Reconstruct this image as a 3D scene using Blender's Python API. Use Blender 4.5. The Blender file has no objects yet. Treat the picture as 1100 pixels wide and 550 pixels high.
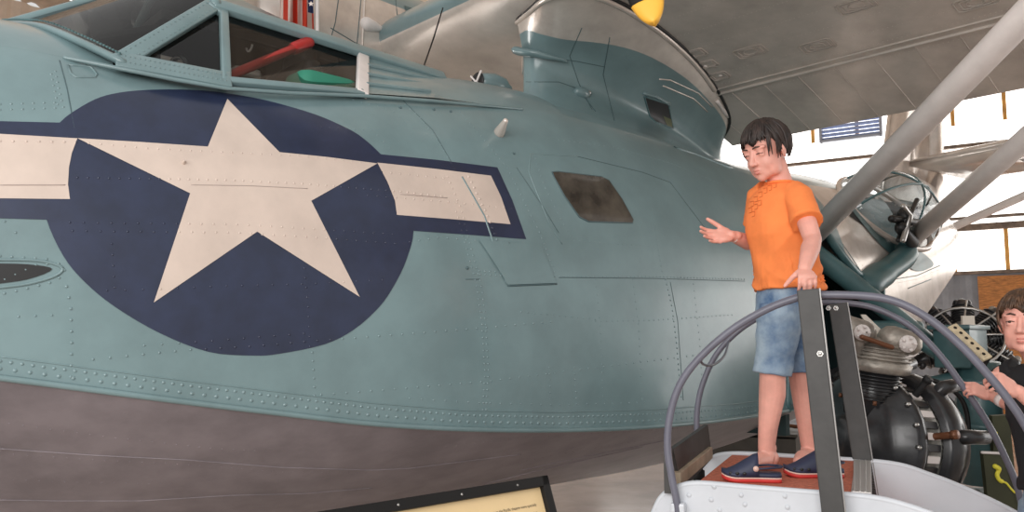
import bpy, bmesh, math, random
from mathutils import Vector, Matrix, Euler
from mathutils.bvhtree import BVHTree
from mathutils.geometry import delaunay_2d_cdt
random.seed(4)
C = bpy.context.scene.collection
SC = bpy.context.scene
# ------------------------------------------------------------------ camera, world, light, exposure
F, PITCH, EYE = 900.0, 6.0, 1.45
cam_d = bpy.data.cameras.new('camera'); cam = bpy.data.objects.new('camera', cam_d); C.objects.link(cam)
cam.location = (0, 0, EYE); cam.rotation_euler = (math.radians(90 + PITCH), 0, 0)
cam_d.sensor_width = 36; cam_d.lens = 36 * F / 1100; cam_d.clip_start = .05; cam_d.clip_end = 300
SC.camera = cam
SC.view_settings.view_transform = 'Standard'; SC.view_settings.look = 'None'
SC.view_settings.gamma = 1; SC.view_settings.use_curve_mapping = False
SC.view_settings.exposure = 0.0
wd = bpy.data.worlds.new('overcast_sky'); SC.world = wd; wd.use_nodes = True
bg = wd.node_tree.nodes['Background']; bg.inputs[0].default_value = (1.0, .985, .97, 1); bg.inputs[1].default_value = 0.7
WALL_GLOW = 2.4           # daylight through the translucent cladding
def area(name, loc, target, sx, sy, power, col):
    l = bpy.data.lights.new(name, 'AREA'); l.shape = 'RECTANGLE'; l.size = sx; l.size_y = sy; l.energy = power; l.color = col
    o = bpy.data.objects.new(name, l); C.objects.link(o); o.location = loc
    o.rotation_euler = (Vector(target) - Vector(loc)).to_track_quat('-Z', 'Y').to_euler(); return o
area('bow_fill_light', (-2.2, -2.4, 3.0), (-1.0, 3.5, 1.8), 5.5, 3.4, 330, (1, .98, .96))  # added fill lamp behind the camera, brightest on the bow; not a door
area('wing_fill_light', (10.5, 6.5, 1.8), (3.6, 4.2, 3.9), 4.5, 3.0, 150, (1, .98, .97))  # added fill lamp aimed up at the port wing underside; not a window
area('starboard_fill_light', (-9.5, 9.5, 2.2), (1.5, 8.5, 3.6), 5, 3.4, 900, (1, .97, .94))  # added fill lamp for the starboard wing and nacelle undersides; no door there

# ------------------------------------------------------------------ helpers
_p = math.radians(PITCH)
FW, RT, UP = Vector((0, math.cos(_p), math.sin(_p))), Vector((1, 0, 0)), Vector((0, -math.sin(_p), math.cos(_p)))
ORG = Vector((0, 0, EYE))
def ray(x, y): return FW + RT * ((x - 550) / F) - UP * ((y - 275) / F)
def at(x, y, d): return ORG + ray(x, y) * d
def on_plane(x, y, p, n):
    r = ray(x, y); return ORG + r * ((Vector(p) - ORG).dot(n) / r.dot(n))
def at_z(x, y, z): return on_plane(x, y, (0, 0, z), Vector((0, 0, 1)))
def px(p):
    q = Vector(p) - ORG; d = q.dot(FW); return 550 + F * q.dot(RT) / d, 275 - F * q.dot(UP) / d

def lin(c): return tuple((v / 12.92 if v <= .04045 else ((v + .055) / 1.055) ** 2.4) for v in [k / 255 for k in c]) + (1,)
def mat(name, rgb, rough=.5, metal=0., var=.0, vscale=6., bump=0., bscale=20., coat=0., spec=.5, rgb2=None, stretch=None):
    m = bpy.data.materials.new(name); m.use_nodes = True; nt = m.node_tree; b = nt.nodes['Principled BSDF']
    b.inputs['Base Color'].default_value = lin(rgb); b.inputs['Roughness'].default_value = rough; b.inputs['Metallic'].default_value = metal
    b.inputs['Coat Weight'].default_value = coat; b.inputs['Coat Roughness'].default_value = .12; b.inputs['Specular IOR Level'].default_value = spec
    tc = nt.nodes.new('ShaderNodeTexCoord'); out = tc.outputs['Object']
    if stretch:
        mp = nt.nodes.new('ShaderNodeMapping'); mp.inputs['Scale'].default_value = stretch; nt.links.new(out, mp.inputs[0]); out = mp.outputs[0]
    if var or rgb2:
        n = nt.nodes.new('ShaderNodeTexNoise'); n.inputs['Scale'].default_value = vscale; n.inputs['Detail'].default_value = 6; n.inputs['Roughness'].default_value = .6
        nt.links.new(out, n.inputs[0])
        r = nt.nodes.new('ShaderNodeValToRGB'); r.color_ramp.elements[0].position = .35; r.color_ramp.elements[1].position = .65
        c0 = lin([max(0, v * (1 - var)) for v in rgb]); c1 = lin(rgb2) if rgb2 else lin([min(255, v * (1 + var)) for v in rgb])
        r.color_ramp.elements[0].color = c0; r.color_ramp.elements[1].color = c1
        nt.links.new(n.outputs[0], r.inputs[0]); nt.links.new(r.outputs[0], b.inputs['Base Color'])
    if bump:
        n2 = nt.nodes.new('ShaderNodeTexNoise'); n2.inputs['Scale'].default_value = bscale; n2.inputs['Detail'].default_value = 3
        nt.links.new(out, n2.inputs[0]); bp = nt.nodes.new('ShaderNodeBump'); bp.inputs['Strength'].default_value = bump; bp.inputs['Distance'].default_value = .02
        nt.links.new(n2.outputs[0], bp.inputs['Height']); nt.links.new(bp.outputs[0], b.inputs['Normal'])
    return m
def emat(name, rgb, s):
    m = bpy.data.materials.new(name); m.use_nodes = True; b = m.node_tree.nodes['Principled BSDF']
    b.inputs['Base Color'].default_value = lin(rgb); b.inputs['Emission Color'].default_value = lin(rgb); b.inputs['Emission Strength'].default_value = s
    b.inputs['Roughness'].default_value = .5; return m
def glass(name, tint=(235, 240, 240), alpha_mix=.12, rough=.03):
    m = bpy.data.materials.new(name); m.use_nodes = True; nt = m.node_tree; nt.nodes.clear()
    o = nt.nodes.new('ShaderNodeOutputMaterial'); t = nt.nodes.new('ShaderNodeBsdfTransparent'); g = nt.nodes.new('ShaderNodeBsdfGlossy')
    t.inputs[0].default_value = lin(tint); g.inputs['Roughness'].default_value = rough
    lw = nt.nodes.new('ShaderNodeLayerWeight'); lw.inputs[0].default_value = .5; fz = nt.nodes.new('ShaderNodeMath'); fz.operation = 'POWER'; fz.inputs[1].default_value = 4; nt.links.new(lw.outputs['Facing'], fz.inputs[0])
    ad = nt.nodes.new('ShaderNodeMath'); ad.operation = 'MULTIPLY_ADD'; ad.inputs[1].default_value = .5; ad.inputs[2].default_value = alpha_mix
    mx = nt.nodes.new('ShaderNodeMixShader'); nt.links.new(fz.outputs[0], ad.inputs[0]); nt.links.new(ad.outputs[0], mx.inputs[0])
    nt.links.new(t.outputs[0], mx.inputs[1]); nt.links.new(g.outputs[0], mx.inputs[2]); nt.links.new(mx.outputs[0], o.inputs[0]); return m

def link(name, bm, m, parent=None, smooth=True, recalc=True):
    if recalc: bmesh.ops.recalc_face_normals(bm, faces=bm.faces[:])
    me = bpy.data.meshes.new(name); bm.to_mesh(me); bm.free()
    for mm in (m if isinstance(m, (list, tuple)) else [m]): me.materials.append(mm)
    for p in me.polygons: p.use_smooth = smooth
    o = bpy.data.objects.new(name, me); C.objects.link(o)
    if parent is not None:
        o.parent = parent; o.matrix_parent_inverse = parent.matrix_world.inverted()
    return o
def sharp(o, deg=35):
    me = o.data
    me.set_sharp_from_angle(angle=math.radians(deg)); return o
def empty(name, loc, label, cat, group=None):
    o = bpy.data.objects.new(name, None); C.objects.link(o); o.location = loc; o.empty_display_size = .1
    o.matrix_world = Matrix.Translation(loc)
    return tag(o, label, cat, group)
def tag(o, label=None, cat=None, group=None, kind=None):
    if label: o['label'] = label
    if cat: o['category'] = cat
    if group: o['group'] = group
    if kind: o['kind'] = kind
    return o
def BM(): return bmesh.new()
def box(bm, c, s, R=None, bev=0.):
    """box centred at c with size s, axes from 3x3 R"""
    r = bmesh.ops.create_cube(bm, size=1); vs = r['verts']
    M = (R.to_4x4() if R is not None else Matrix.Identity(4))
    bmesh.ops.transform(bm, matrix=Matrix.Translation(c) @ M @ Matrix.Diagonal((s[0], s[1], s[2], 1)), verts=vs)
    if bev:
        es = list({e for v in vs for e in v.link_edges}); bmesh.ops.bevel(bm, geom=es, offset=bev, segments=2, affect='EDGES', profile=.6)
def frame_of(d, up=Vector((0, 0, 1))):
    d = Vector(d).normalized()
    if abs(d.dot(up)) > .98: up = Vector((1, 0, 0))
    a = d.cross(up).normalized(); b = a.cross(d).normalized(); return a, b
def tube(bm, pts, rad, seg=12, caps=True, round_=True, closed=False, flat=1., up=None):
    """swept tube; rad number or list; hemispherical ends when round_"""
    pts = [Vector(p) for p in pts]; n = len(pts)
    R = [rad] * n if isinstance(rad, (int, float)) else list(rad)
    if round_ and not closed:
        d0 = (pts[0] - pts[1]).normalized(); d1 = (pts[-1] - pts[-2]).normalized(); pre, pr, post, qr = [], [], [], []
        for a in (85, 60, 30):
            t = math.radians(a); pre.append(pts[0] + d0 * R[0] * math.sin(t)); pr.append(R[0] * math.cos(t))
        for a in (30, 60, 85):
            t = math.radians(a); post.append(pts[-1] + d1 * R[-1] * math.sin(t)); qr.append(R[-1] * math.cos(t))
        pts = pre + pts + post; R = pr + R + qr; n = len(pts)
    rings = []; a = None
    for i, p in enumerate(pts):
        if closed: d = pts[(i + 1) % n] - pts[i - 1]
        else: d = pts[min(i + 1, n - 1)] - pts[max(i - 1, 0)]
        d = d.normalized()
        if a is None:
            a, b = frame_of(d, up if up is not None else Vector((0, 0, 1)))
        else:
            a = (a - d * a.dot(d))
            a = a.normalized() if a.length > 1e-6 else frame_of(d)[0]
            b = a.cross(d).normalized()
        rings.append([bm.verts.new(p + (a * math.cos(2 * math.pi * k / seg) + b * flat * math.sin(2 * math.pi * k / seg)) * R[i]) for k in range(seg)])
    m = n if closed else n - 1
    for i in range(m):
        r0, r1 = rings[i], rings[(i + 1) % n]
        for k in range(seg): bm.faces.new((r0[k], r0[(k + 1) % seg], r1[(k + 1) % seg], r1[k]))
    if caps and not closed: bm.faces.new(rings[0]); bm.faces.new(rings[-1][::-1])
def ell(bm, c, r, R=None, u=20, v=12):
    g = bmesh.ops.create_uvsphere(bm, u_segments=u, v_segments=v, radius=1)
    M = (R.to_4x4() if R is not None else Matrix.Identity(4))
    bmesh.ops.transform(bm, matrix=Matrix.Translation(c) @ M @ Matrix.Diagonal((r[0], r[1], r[2], 1)), verts=g['verts']); return g['verts']
def loft(bm, rings, closed=True, cap=True):
    V = [[bm.verts.new(p) for p in r] for r in rings]; n = len(V[0]); m = n if closed else n - 1
    for i in range(len(V) - 1):
        for k in range(m): bm.faces.new((V[i][k], V[i][(k + 1) % n], V[i + 1][(k + 1) % n], V[i + 1][k]))
    if cap and closed: bm.faces.new(V[0][::-1]); bm.faces.new(V[-1])
    return V
def prism(bm, pts, vec):
    """polygon pts extruded by vec"""
    a = [bm.verts.new(p) for p in pts]; b = [bm.verts.new(Vector(p) + vec) for p in pts]; n = len(a)
    bm.faces.new(a[::-1]); bm.faces.new(b)
    for k in range(n): bm.faces.new((a[k], a[(k + 1) % n], b[(k + 1) % n], b[k]))
def smooth_pts(pts, n=8, closed=False):
    """Catmull-Rom through points (any dimension vectors)"""
    P = [Vector(p) for p in pts]; out = []; N = len(P); rng = N if closed else N - 1
    for i in range(rng):
        p1, p2 = P[i], P[(i + 1) % N]
        p0 = P[i - 1] if (closed or i > 0) else p1 * 2 - p2
        p3 = P[(i + 2) % N] if (closed or i + 2 < N) else p2 * 2 - p1
        for k in range(n):
            t = k / n; out.append(.5 * ((2 * p1) + (p2 - p0) * t + (2 * p0 - 5 * p1 + 4 * p2 - p3) * t * t + (3 * p1 - p0 - 3 * p2 + p3) * t ** 3))
    if not closed: out.append(P[-1])
    return out
def table(xs, ys):
    """smooth monotone-ish interpolation of a table"""
    def f(x):
        if x <= xs[0]: return ys[0]
        if x >= xs[-1]: return ys[-1]
        i = max(k for k in range(len(xs)) if xs[k] <= x); i = min(i, len(xs) - 2)
        h = xs[i + 1] - xs[i]; t = (x - xs[i]) / h
        def sl(k):
            if k == 0: return (ys[1] - ys[0]) / (xs[1] - xs[0])
            if k == len(xs) - 1: return (ys[-1] - ys[-2]) / (xs[-1] - xs[-2])
            return (ys[k + 1] - ys[k - 1]) / (xs[k + 1] - xs[k - 1])
        m0, m1 = sl(i) * h, sl(i + 1) * h
        return (2 * t**3 - 3 * t * t + 1) * ys[i] + (t**3 - 2 * t * t + t) * m0 + (-2 * t**3 + 3 * t * t) * ys[i + 1] + (t**3 - t * t) * m1
    return f
def remeshed(name, bm, m, parent, voxel=.004, smooth=3, fac=.5):
    """union overlapping closed shapes of bm into one continuous surface"""
    bmesh.ops.recalc_face_normals(bm, faces=bm.faces[:])
    me = bpy.data.meshes.new('tmp'); bm.to_mesh(me); bm.free(); t = bpy.data.objects.new('tmp', me); C.objects.link(t)
    r = t.modifiers.new('r', 'REMESH'); r.mode = 'VOXEL'; r.voxel_size = voxel; r.use_smooth_shade = True
    if smooth:
        s = t.modifiers.new('s', 'SMOOTH'); s.iterations = smooth; s.factor = fac
    dg = bpy.context.evaluated_depsgraph_get(); dg.update(); ne = bpy.data.meshes.new_from_object(t.evaluated_get(dg))
    bpy.data.objects.remove(t); bpy.data.meshes.remove(me); ne.name = name
    ne.materials.clear()
    for mm in (m if isinstance(m, (list, tuple)) else [m]): ne.materials.append(mm)
    for p in ne.polygons: p.use_smooth = True
    o = bpy.data.objects.new(name, ne); C.objects.link(o)
    if parent is not None: o.parent = parent; o.matrix_parent_inverse = parent.matrix_world.inverted()
    return o

# ------------------------------------------------------------------ materials
TEAL = mat('teal_paint', (114, 137, 140), .28, var=.05, vscale=3, bump=.10, bscale=5, coat=.25)
TEAL_D = mat('dark_teal_paint', (66, 98, 101), .4, var=.08, vscale=5, coat=.2)
NAVY = mat('navy_paint', (38, 46, 70), .32, var=.08, vscale=8, bump=.10, bscale=5, coat=.2)
WHITE = mat('white_insignia_paint', (206, 189, 177), .42, var=.03, vscale=5, bump=.08, bscale=5, coat=.2)
HULLB = mat('grey_hull_bottom_paint', (140, 133, 138), .42, metal=.15, var=.08, vscale=4, bump=.10, bscale=4)
CREAM = mat('pale_grey_paint', (214, 203, 194), .26, metal=.35, var=.06, vscale=4, bump=.10, bscale=6, coat=.3)
WINGM = mat('wing_grey_paint', (205, 196, 188), .25, metal=.2, var=.06, vscale=3, bump=.12, bscale=3, coat=.2)
STRUTM = mat('strut_paint', (232, 224, 220), .4, var=.03)
BLACK = mat('black_paint', (22, 22, 23), .45)
BLACKG = mat('black_gloss', (20, 21, 23), .25, coat=.4)
DARKIN = mat('dark_interior', (30, 32, 32), .7)
RUBBER = mat('black_rubber', (30, 30, 31), .7)
GLASS = glass('clear_glazing', (205, 212, 212), .05)
TINT = glass('smoked_glazing', (160, 160, 157), .04)
RED = mat('red_paint', (170, 40, 38), .4)
GREEN = mat('green_cushion_fabric', (46, 128, 104), .7)
STEEL = mat('bare_steel', (180, 178, 175), .3, metal=.9, var=.08)
ALU = mat('cast_aluminium', (150, 143, 134), .45, metal=.5, var=.15, vscale=12, bump=.2, bscale=40)
SILV = mat('silver_fin_metal', (190, 186, 180), .35, metal=.6)
# ------------------------------------------------------------------ hangar shell
FLOORM = mat('polished_concrete', (182, 168, 158), .18, var=.12, vscale=1.2, bump=.05, bscale=8, coat=.2)
WALLM = mat('cream_cladding', (214, 198, 182), .6, var=.05, vscale=2)
GREYCL = mat('grey_cladding', (136, 138, 144), .5, var=.05)
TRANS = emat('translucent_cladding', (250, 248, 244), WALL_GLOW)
GIRT = mat('rusty_girt_steel', (120, 104, 92), .6, var=.2)
OCHRE = mat('ochre_batten', (214, 160, 84), .6, var=.1)
RUSTB = mat('brown_beam_paint', (124, 70, 38), .6, var=.1)
PLY = mat('brown_plywood', (176, 116, 62), .6, var=.18, vscale=9, stretch=(1, 1, 6))
def grid_plane(name, m, p, ax, ay, nx, ny, f=None, kind='structure'):
    bm = BM(); n = Vector(ax).cross(Vector(ay)).normalized()
    V = [[bm.verts.new(Vector(p) + Vector(ax) * (i / nx) + Vector(ay) * (j / ny) + (n * f(i, j) if f else Vector())) for j in range(ny + 1)] for i in range(nx + 1)]
    for i in range(nx):
        for j in range(ny): bm.faces.new((V[i][j], V[i + 1][j], V[i + 1][j + 1], V[i][j + 1]))
    o = link(name, bm, m, smooth=False, recalc=False); tag(o, kind=kind); return o
grid_plane('floor', FLOORM, (-30, -14, 0), (60, 0, 0), (0, 60, 0), 4, 4)
# the side wall: grey cladding below, translucent daylight sheets above
WA = math.radians(-32); WX = Vector((math.cos(WA), math.sin(WA), 0)); WN = Vector((math.sin(WA), -math.cos(WA), 0))   # WN faces the camera side
WP = Vector((8.0, 16.0, 0)); Z0, Z1, ZT = 2.75, 7.4, 9.0
def wall_pt(t, z, off=0.): return WP + WX * t + WN * off + Vector((0, 0, z))
corr = lambda i, j: .018 * (i % 4 in (1, 2))
grid_plane('wall_right', GREYCL, wall_pt(-17, 0), WX * 34, (0, 0, Z0), 340, 1, corr)
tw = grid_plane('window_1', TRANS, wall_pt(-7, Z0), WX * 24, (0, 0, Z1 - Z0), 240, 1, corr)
grid_plane('wall_back', WALLM, wall_pt(-17, Z0), WX * 10, (0, 0, Z1 - Z0), 100, 1, corr)
grid_plane('trim_1', WALLM, wall_pt(-17, Z1), WX * 34, (0, 0, ZT - Z1), 340, 1, corr)
k = 2
for z, h in ((Z0 + .02, .06), (3.62, .12), (3.80, .05), (5.18, .06), (6.6, .07)):
    bm = BM(); box(bm, wall_pt(0, z, .08), (34, .1, h), Matrix((WX, -WN, (0, 0, 1))).transposed())
    tag(link('trim_%d' % k, bm, GIRT, smooth=False), kind='structure'); k += 1
for q in range(20):
    t = -3 + q * .86
    bm = BM(); box(bm, wall_pt(t, (Z0 + 3.6) / 2, .035), (.07, .03, 3.6 - Z0), Matrix((WX, -WN, (0, 0, 1))).transposed())
    box(bm, wall_pt(t + .1, 6.1, .035), (.07, .03, 1.0), Matrix((WX, -WN, (0, 0, 1))).transposed())
    tag(link('trim_%d' % k, bm, OCHRE, smooth=False), kind='structure'); k += 1
# side wall to the left and rear, cream corrugated sheet on brown rails
LW = wall_pt(-17, 0); LD = -WN * -1
LDIR = Vector((WN.x, WN.y, 0))
grid_plane('wall_left', WALLM, LW, LDIR * 46, (0, 0, ZT), 460, 1, lambda i, j: .05 * (i % 4 in (1, 2)))
for z in (3.0, 5.6, 7.6):
    bm = BM(); box(bm, LW + LDIR * 23 + WX * .1 + Vector((0, 0, z)), (46, .14, .2), Matrix((LDIR, WX, (0, 0, 1))).transposed())
    tag(link('trim_%d' % k, bm, RUSTB, smooth=False), kind='structure'); k += 1
grid_plane('ceiling', WALLM, wall_pt(-17, ZT) , LDIR * 13, WX * 40, 130, 1, lambda i, j: .06 * (i % 4 in (1, 2)))
# louvre high in the side wall
lv = empty('louvre_vent', wall_pt(-1.4, 5.3, .1), 'grey horizontal louvre window set high in the white wall', 'louvre')
c0 = on_plane(882, 150, wall_pt(0, 0, .1), WN); c1 = on_plane(946, 127, wall_pt(0, 0, .1), WN)
ta, tb = (c0 - WP).dot(WX), (c1 - WP).dot(WX); za, zb = on_plane(910, 149, wall_pt(0, 0, .1), WN).z, on_plane(910, 124, wall_pt(0, 0, .1), WN).z
LR = Matrix((WX, -WN, (0, 0, 1))).transposed()
bm = BM()
for z in (za, zb): box(bm, wall_pt((ta + tb) / 2, z, .1), (tb - ta, .12, .05), LR)
for t in (ta, tb): box(bm, wall_pt(t, (za + zb) / 2, .1), (.05, .12, zb - za + .05), LR)
link('frame', bm, mat('louvre_grey', (150, 156, 170), .4), lv, False)
LVB = mat('louvre_blade_paint', (150, 165, 200), .4)
for q in range(6):
    bm = BM(); box(bm, wall_pt((ta + tb) / 2, za + (q + .5) * (zb - za) / 6, .1), (tb - ta - .04, .012, .07), LR @ Euler((math.radians(35), 0, 0)).to_matrix()); link('blade', bm, LVB, lv, False)
# plywood board leaning flat on the grey cladding
c0 = on_plane(1050, 297, wall_pt(0, 0, .12), WN); tt = (c0 - WP).dot(WX)
bm = BM(); box(bm, wall_pt(tt + 1.1, c0.z / 2, .14), (2.2, .03, c0.z), LR, .004)
tag(link('plywood_board', bm, PLY, smooth=False), 'brown plywood board standing against the grey corrugated wall', 'board')

# ------------------------------------------------------------------ the flying boat
TH = math.radians(43); AX = Vector((math.cos(TH), math.sin(TH), 0)); NV = Vector((math.sin(TH), -math.cos(TH), 0))
_s = at(255, 212, 3.3); C0 = _s - NV * 1.17; C0.z = 0
def W(u, v, z): return C0 + AX * u + NV * v + Vector((0, 0, z))
def uvz(p): q = Vector(p) - C0; return q.dot(AX), q.dot(NV), q.z
def at_v(x, y, v): return on_plane(x, y, C0 + NV * v, NV)
def at_u(x, y, u): return on_plane(x, y, C0 + AX * u, AX)
plane = empty('flying_boat', W(4, 0, 0), 'teal and grey twin-engined flying boat with a white star insignia on its bow', 'aircraft')
bw = table([-3.1, -2.6, -2.0, -1.4, -.8, 0, 1.2, 2.5, 4, 5, 6, 7, 8, 9.5, 10.5], [.08, .42, .68, .86, 1.0, 1.17, 1.36, 1.48, 1.52, 1.49, 1.40, 1.27, 1.06, .58, .12])
zc = table([-3.1, -2.4, -1.6, -.75, -.47, -.16, .19, .58, 1.04, 1.58, 2.24, 3.24, 4.2, 5.0, 5.6, 6.2, 7.0, 8.0, 10.5], [1.75, 1.62, 1.47, 1.333, 1.285, 1.231, 1.174, 1.113, 1.064, 1.027, 1.005, 1.012, 1.07, 1.22, 1.43, 1.67, 1.97, 2.25, 2.75])
zk = table([-3.1, -2.4, -1.6, -.8, 0, 1.5, 3, 4.4, 5.2, 6.2, 7.2, 8.5, 10.5], [1.6, 1.15, .85, .64, .53, .44, .45, .5, .72, 1.2, 1.75, 2.15, 2.65])
hh = table([-3.1, -2.4, -1.6, -.8, -.5, 0, .7, 1, 1.66, 2.08, 2.73, 3.65, 5, 6, 7, 8, 10.5], [.3, .85, 1.25, 1.5, 1.56, 1.66, 1.887, 1.96, 2.10, 2.134, 2.118, 2.01, 1.84, 1.45, 1.06, .84, .35])
CK = .75
def side_pt(u, a):
    """a 0 (chine) .. 1 (crease at v=.75 b)"""
    b, z, h = bw(u), zc(u), hh(u); tau = .8131 * a
    return b * math.sqrt(max(0, 1 - tau ** 4)), z + h * tau
def deck_pt(u, a):
    """a 0 (crease) .. 1 (centre line)"""
    b, z, h = bw(u), zc(u), hh(u); v = CK * b * (1 - a)
    top = z + h * max(0, 1 - (v / b) ** 2) ** .25
    flat_ = z + .8131 * h + (.30 if u > 2 else .36) * (1 - (v / (CK * b)) ** 2) ** .8
    if u < 0: w = 0
    elif u > .9: w = 1
    else: w = u / .9
    return v, top * (1 - w) + min(top, flat_) * w
US = [-3.1 + i * (13.6) / 544 for i in range(545)]
def in_well(u, z): return 3.95 < u < 5.75 and z < 2.15 - .0 * u and z > zc(u) - .3
NA = 64
def shell(bm, pt, us, na, a0=0., a1=1., both=True, skip=None, thick=0):
    for s in ((1, -1) if both else (1,)):
        V = []
        for u in us:
            row = []
            for k in range(na + 1):
                v, z = pt(u, a0 + (a1 - a0) * k / na); row.append(bm.verts.new(W(u, s * v, z)))
            V.append(row)
        for i in range(len(us) - 1):
            for k in range(na):
                if skip and s > 0:
                    q = V[i][k].co; uu, vv, zz = uvz((V[i][k].co + V[i + 1][k + 1].co) / 2)
                    if skip(uu, zz): continue
                bm.faces.new((V[i][k], V[i + 1][k], V[i + 1][k + 1], V[i][k + 1]))
    bmesh.ops.remove_doubles(bm, verts=bm.verts[:], dist=.0005)
# wheel bay opening in the port side
WELL = [(878, 240), (884, 246), (905, 275), (925, 297), (948, 306), (948, 330), (960, 345), (975, 470), (845, 470), (850, 330)]
bm = BM(); shell(bm, side_pt, US, NA)
bv_side = BVHTree.FromBMesh(bm); bm.free()
WELL_UZ = []
for x, y in WELL:
    r = ray(x, y).normalized(); h = bv_side.ray_cast(ORG, r)[0]
    if h is None: h = at_v(x, y, 1.3)
    WELL_UZ.append(uvz(h)[::2])
def inpoly(x, y, P):
    c = False; n = len(P)
    for i in range(n):
        (x0, y0), (x1, y1) = P[i], P[i - 1]
        if (y0 > y) != (y1 > y) and x < (x1 - x0) * (y - y0) / (y1 - y0) + x0: c = not c
    return c
HS = mat('hull_side_paint', (112, 141, 144), .36, bump=.10, bscale=5, coat=.25)
bm = BM(); shell(bm, side_pt, [u for u in US if u < 4.62], NA, skip=lambda u, z: inpoly(u, z, WELL_UZ))
hull = link('hull_side', bm, TEAL, plane, recalc=True)
bm = BM(); shell(bm, side_pt, [u for u in US if u > 4.58], NA, skip=lambda u, z: inpoly(u, z, WELL_UZ))
aft = link('after_hull', bm, CREAM, plane)
def bot_pt(u, a):
    b = bw(u); v = b * (1 - a); z0, z1 = zc(u), zk(u); t = a
    e = .92 if u < 0 else min(1.0, .92 + .05 * u)
    sag = .05 * min(1, max(0, (u + .6) / 1.2))
    return v, z0 + (z1 - z0) * t ** e - sag * math.sin(math.pi * t)
bm = BM(); shell(bm, bot_pt, US, 24)
hullb = link('hull_bottom', bm, HULLB, plane)
# decks: bow deck, after deck
bm = BM(); shell(bm, deck_pt, [u for u in US if u < -.36], 24); link('bow_deck', bm, TEAL, plane)
bm = BM(); shell(bm, deck_pt, [u for u in US if u > .88], 24); deck = link('upper_deck', bm, TEAL, plane)
# ---- surfaces used for laying details on
def bvh_of(objs):
    bm = BM()
    for o in objs:
        t = o.data.copy(); t.transform(o.matrix_world); bm.from_mesh(t); bpy.data.meshes.remove(t)
    b = BVHTree.FromBMesh(bm); bm.free(); return b
bpy.context.view_layer.update()
bm = BM(); shell(bm, side_pt, US, NA); SIDE = BVHTree.FromBMesh(bm); bm.free()
bm = BM(); shell(bm, bot_pt, US, 24); BOTT = BVHTree.FromBMesh(bm); bm.free()
def hit(bv, x, y):
    r = ray(x, y).normalized(); p, n, _, _ = bv.ray_cast(ORG, r)
    if p is None: return None
    if n.dot(r) > 0: n = -n
    return p, n
def drape(bv, pts, step=6, off=.0):
    """image polyline -> points on a surface"""
    out = []
    for (x0, y0), (x1, y1) in zip(pts, pts[1:]):
        n = max(1, int(math.hypot(x1 - x0, y1 - y0) / step))
        for k in range(n):
            h = hit(bv, x0 + (x1 - x0) * k / n, y0 + (y1 - y0) * k / n)
            if h: out.append((h[0] + h[1] * off, h[1]))
    h = hit(bv, *pts[-1])
    if h: out.append((h[0] + h[1] * off, h[1]))
    return out
def resample(pn, sp):
    out = []; acc = 0
    for (p, n), (q, m) in zip(pn, pn[1:]):
        L = (q - p).length
        while acc <= L and L > 0:
            t = acc / L; out.append((p.lerp(q, t), n.lerp(m, t).normalized())); acc += sp
        acc -= L
    return out
def dome(bm, p, n, r, h=.45, k=7):
    a, b = frame_of(n); v1 = []; v2 = []
    for i in range(k):
        t = 2 * math.pi * i / k; d = a * math.cos(t) + b * math.sin(t)
        v1.append(bm.verts.new(p - n * r * .1 + d * r)); v2.append(bm.verts.new(p + n * r * h * .75 + d * r * .62))
    c = bm.verts.new(p + n * r * h)
    for i in range(k):
        j = (i + 1) % k; bm.faces.new((v1[i], v1[j], v2[j], v2[i])); bm.faces.new((v2[i], v2[j], c))
def rivets(bv, lines, m, parent, sp=.04, r=.0042, name='rivet_row', step=5):
    bm = BM()
    for ln in lines:
        for p, n in resample(drape(bv, ln, step), sp): dome(bm, p, n, r * 1.25)
    return tag(link(name, bm, m, parent), kind='stuff')
def seam(bv, lines, m, parent, r=.0025, name='panel_seam', closed=False, off=0., step=5):
    bm = BM()
    for ln in lines:
        pn = drape(bv, ln, step, off)
        if len(pn) > 1: tube(bm, [p for p, n in pn], r, 6, round_=False)
    return link(name, bm, m, parent)
def patch(name, bv, poly, m, parent, off=.002, step=5.0, edge=3.0):
    """painted marking: polygon in the picture laid on the surface as a thin skin"""
    B = []
    for (x0, y0), (x1, y1) in zip(poly, poly[1:] + poly[:1]):
        n = max(1, int(math.hypot(x1 - x0, y1 - y0) / edge))
        B += [(x0 + (x1 - x0) * k / n, y0 + (y1 - y0) * k / n) for k in range(n)]
    V = [Vector(p) for p in B]; nb = len(V); E = [(i, (i + 1) % nb) for i in range(nb)]
    xs = [p[0] for p in B]; ys = [p[1] for p in B]; y = min(ys) + step / 2
    while y < max(ys):
        x = min(xs) + step / 2
        while x < max(xs):
            if inpoly(x, y, B): V.append(Vector((x, y)))
            x += step
        y += step
    vv, ee, ff, _, _, _ = delaunay_2d_cdt(V, E, [list(range(nb))], 1, 1e-4)
    bm = BM(); bvv = []
    for p in vv:
        h = hit(bv, p.x, p.y); bvv.append(bm.verts.new(h[0] + h[1] * off) if h else None)
    for f in ff:
        q = [bvv[i] for i in f]
        if None in q or len(set(q)) < 3: continue
        try: bm.faces.new(q)
        except ValueError: pass
    for f in bm.faces:
        f.normal_update()
        if f.normal.dot(f.calc_center_median() - ORG) > 0: f.normal_flip()
    for v in [v for v in bm.verts if not v.link_faces]: bm.verts.remove(v)
    return link(name, bm, m, parent, recalc=False)
def cs(pts, n=6): return [(p.x, p.y) for p in smooth_pts(pts, n)]

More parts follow.
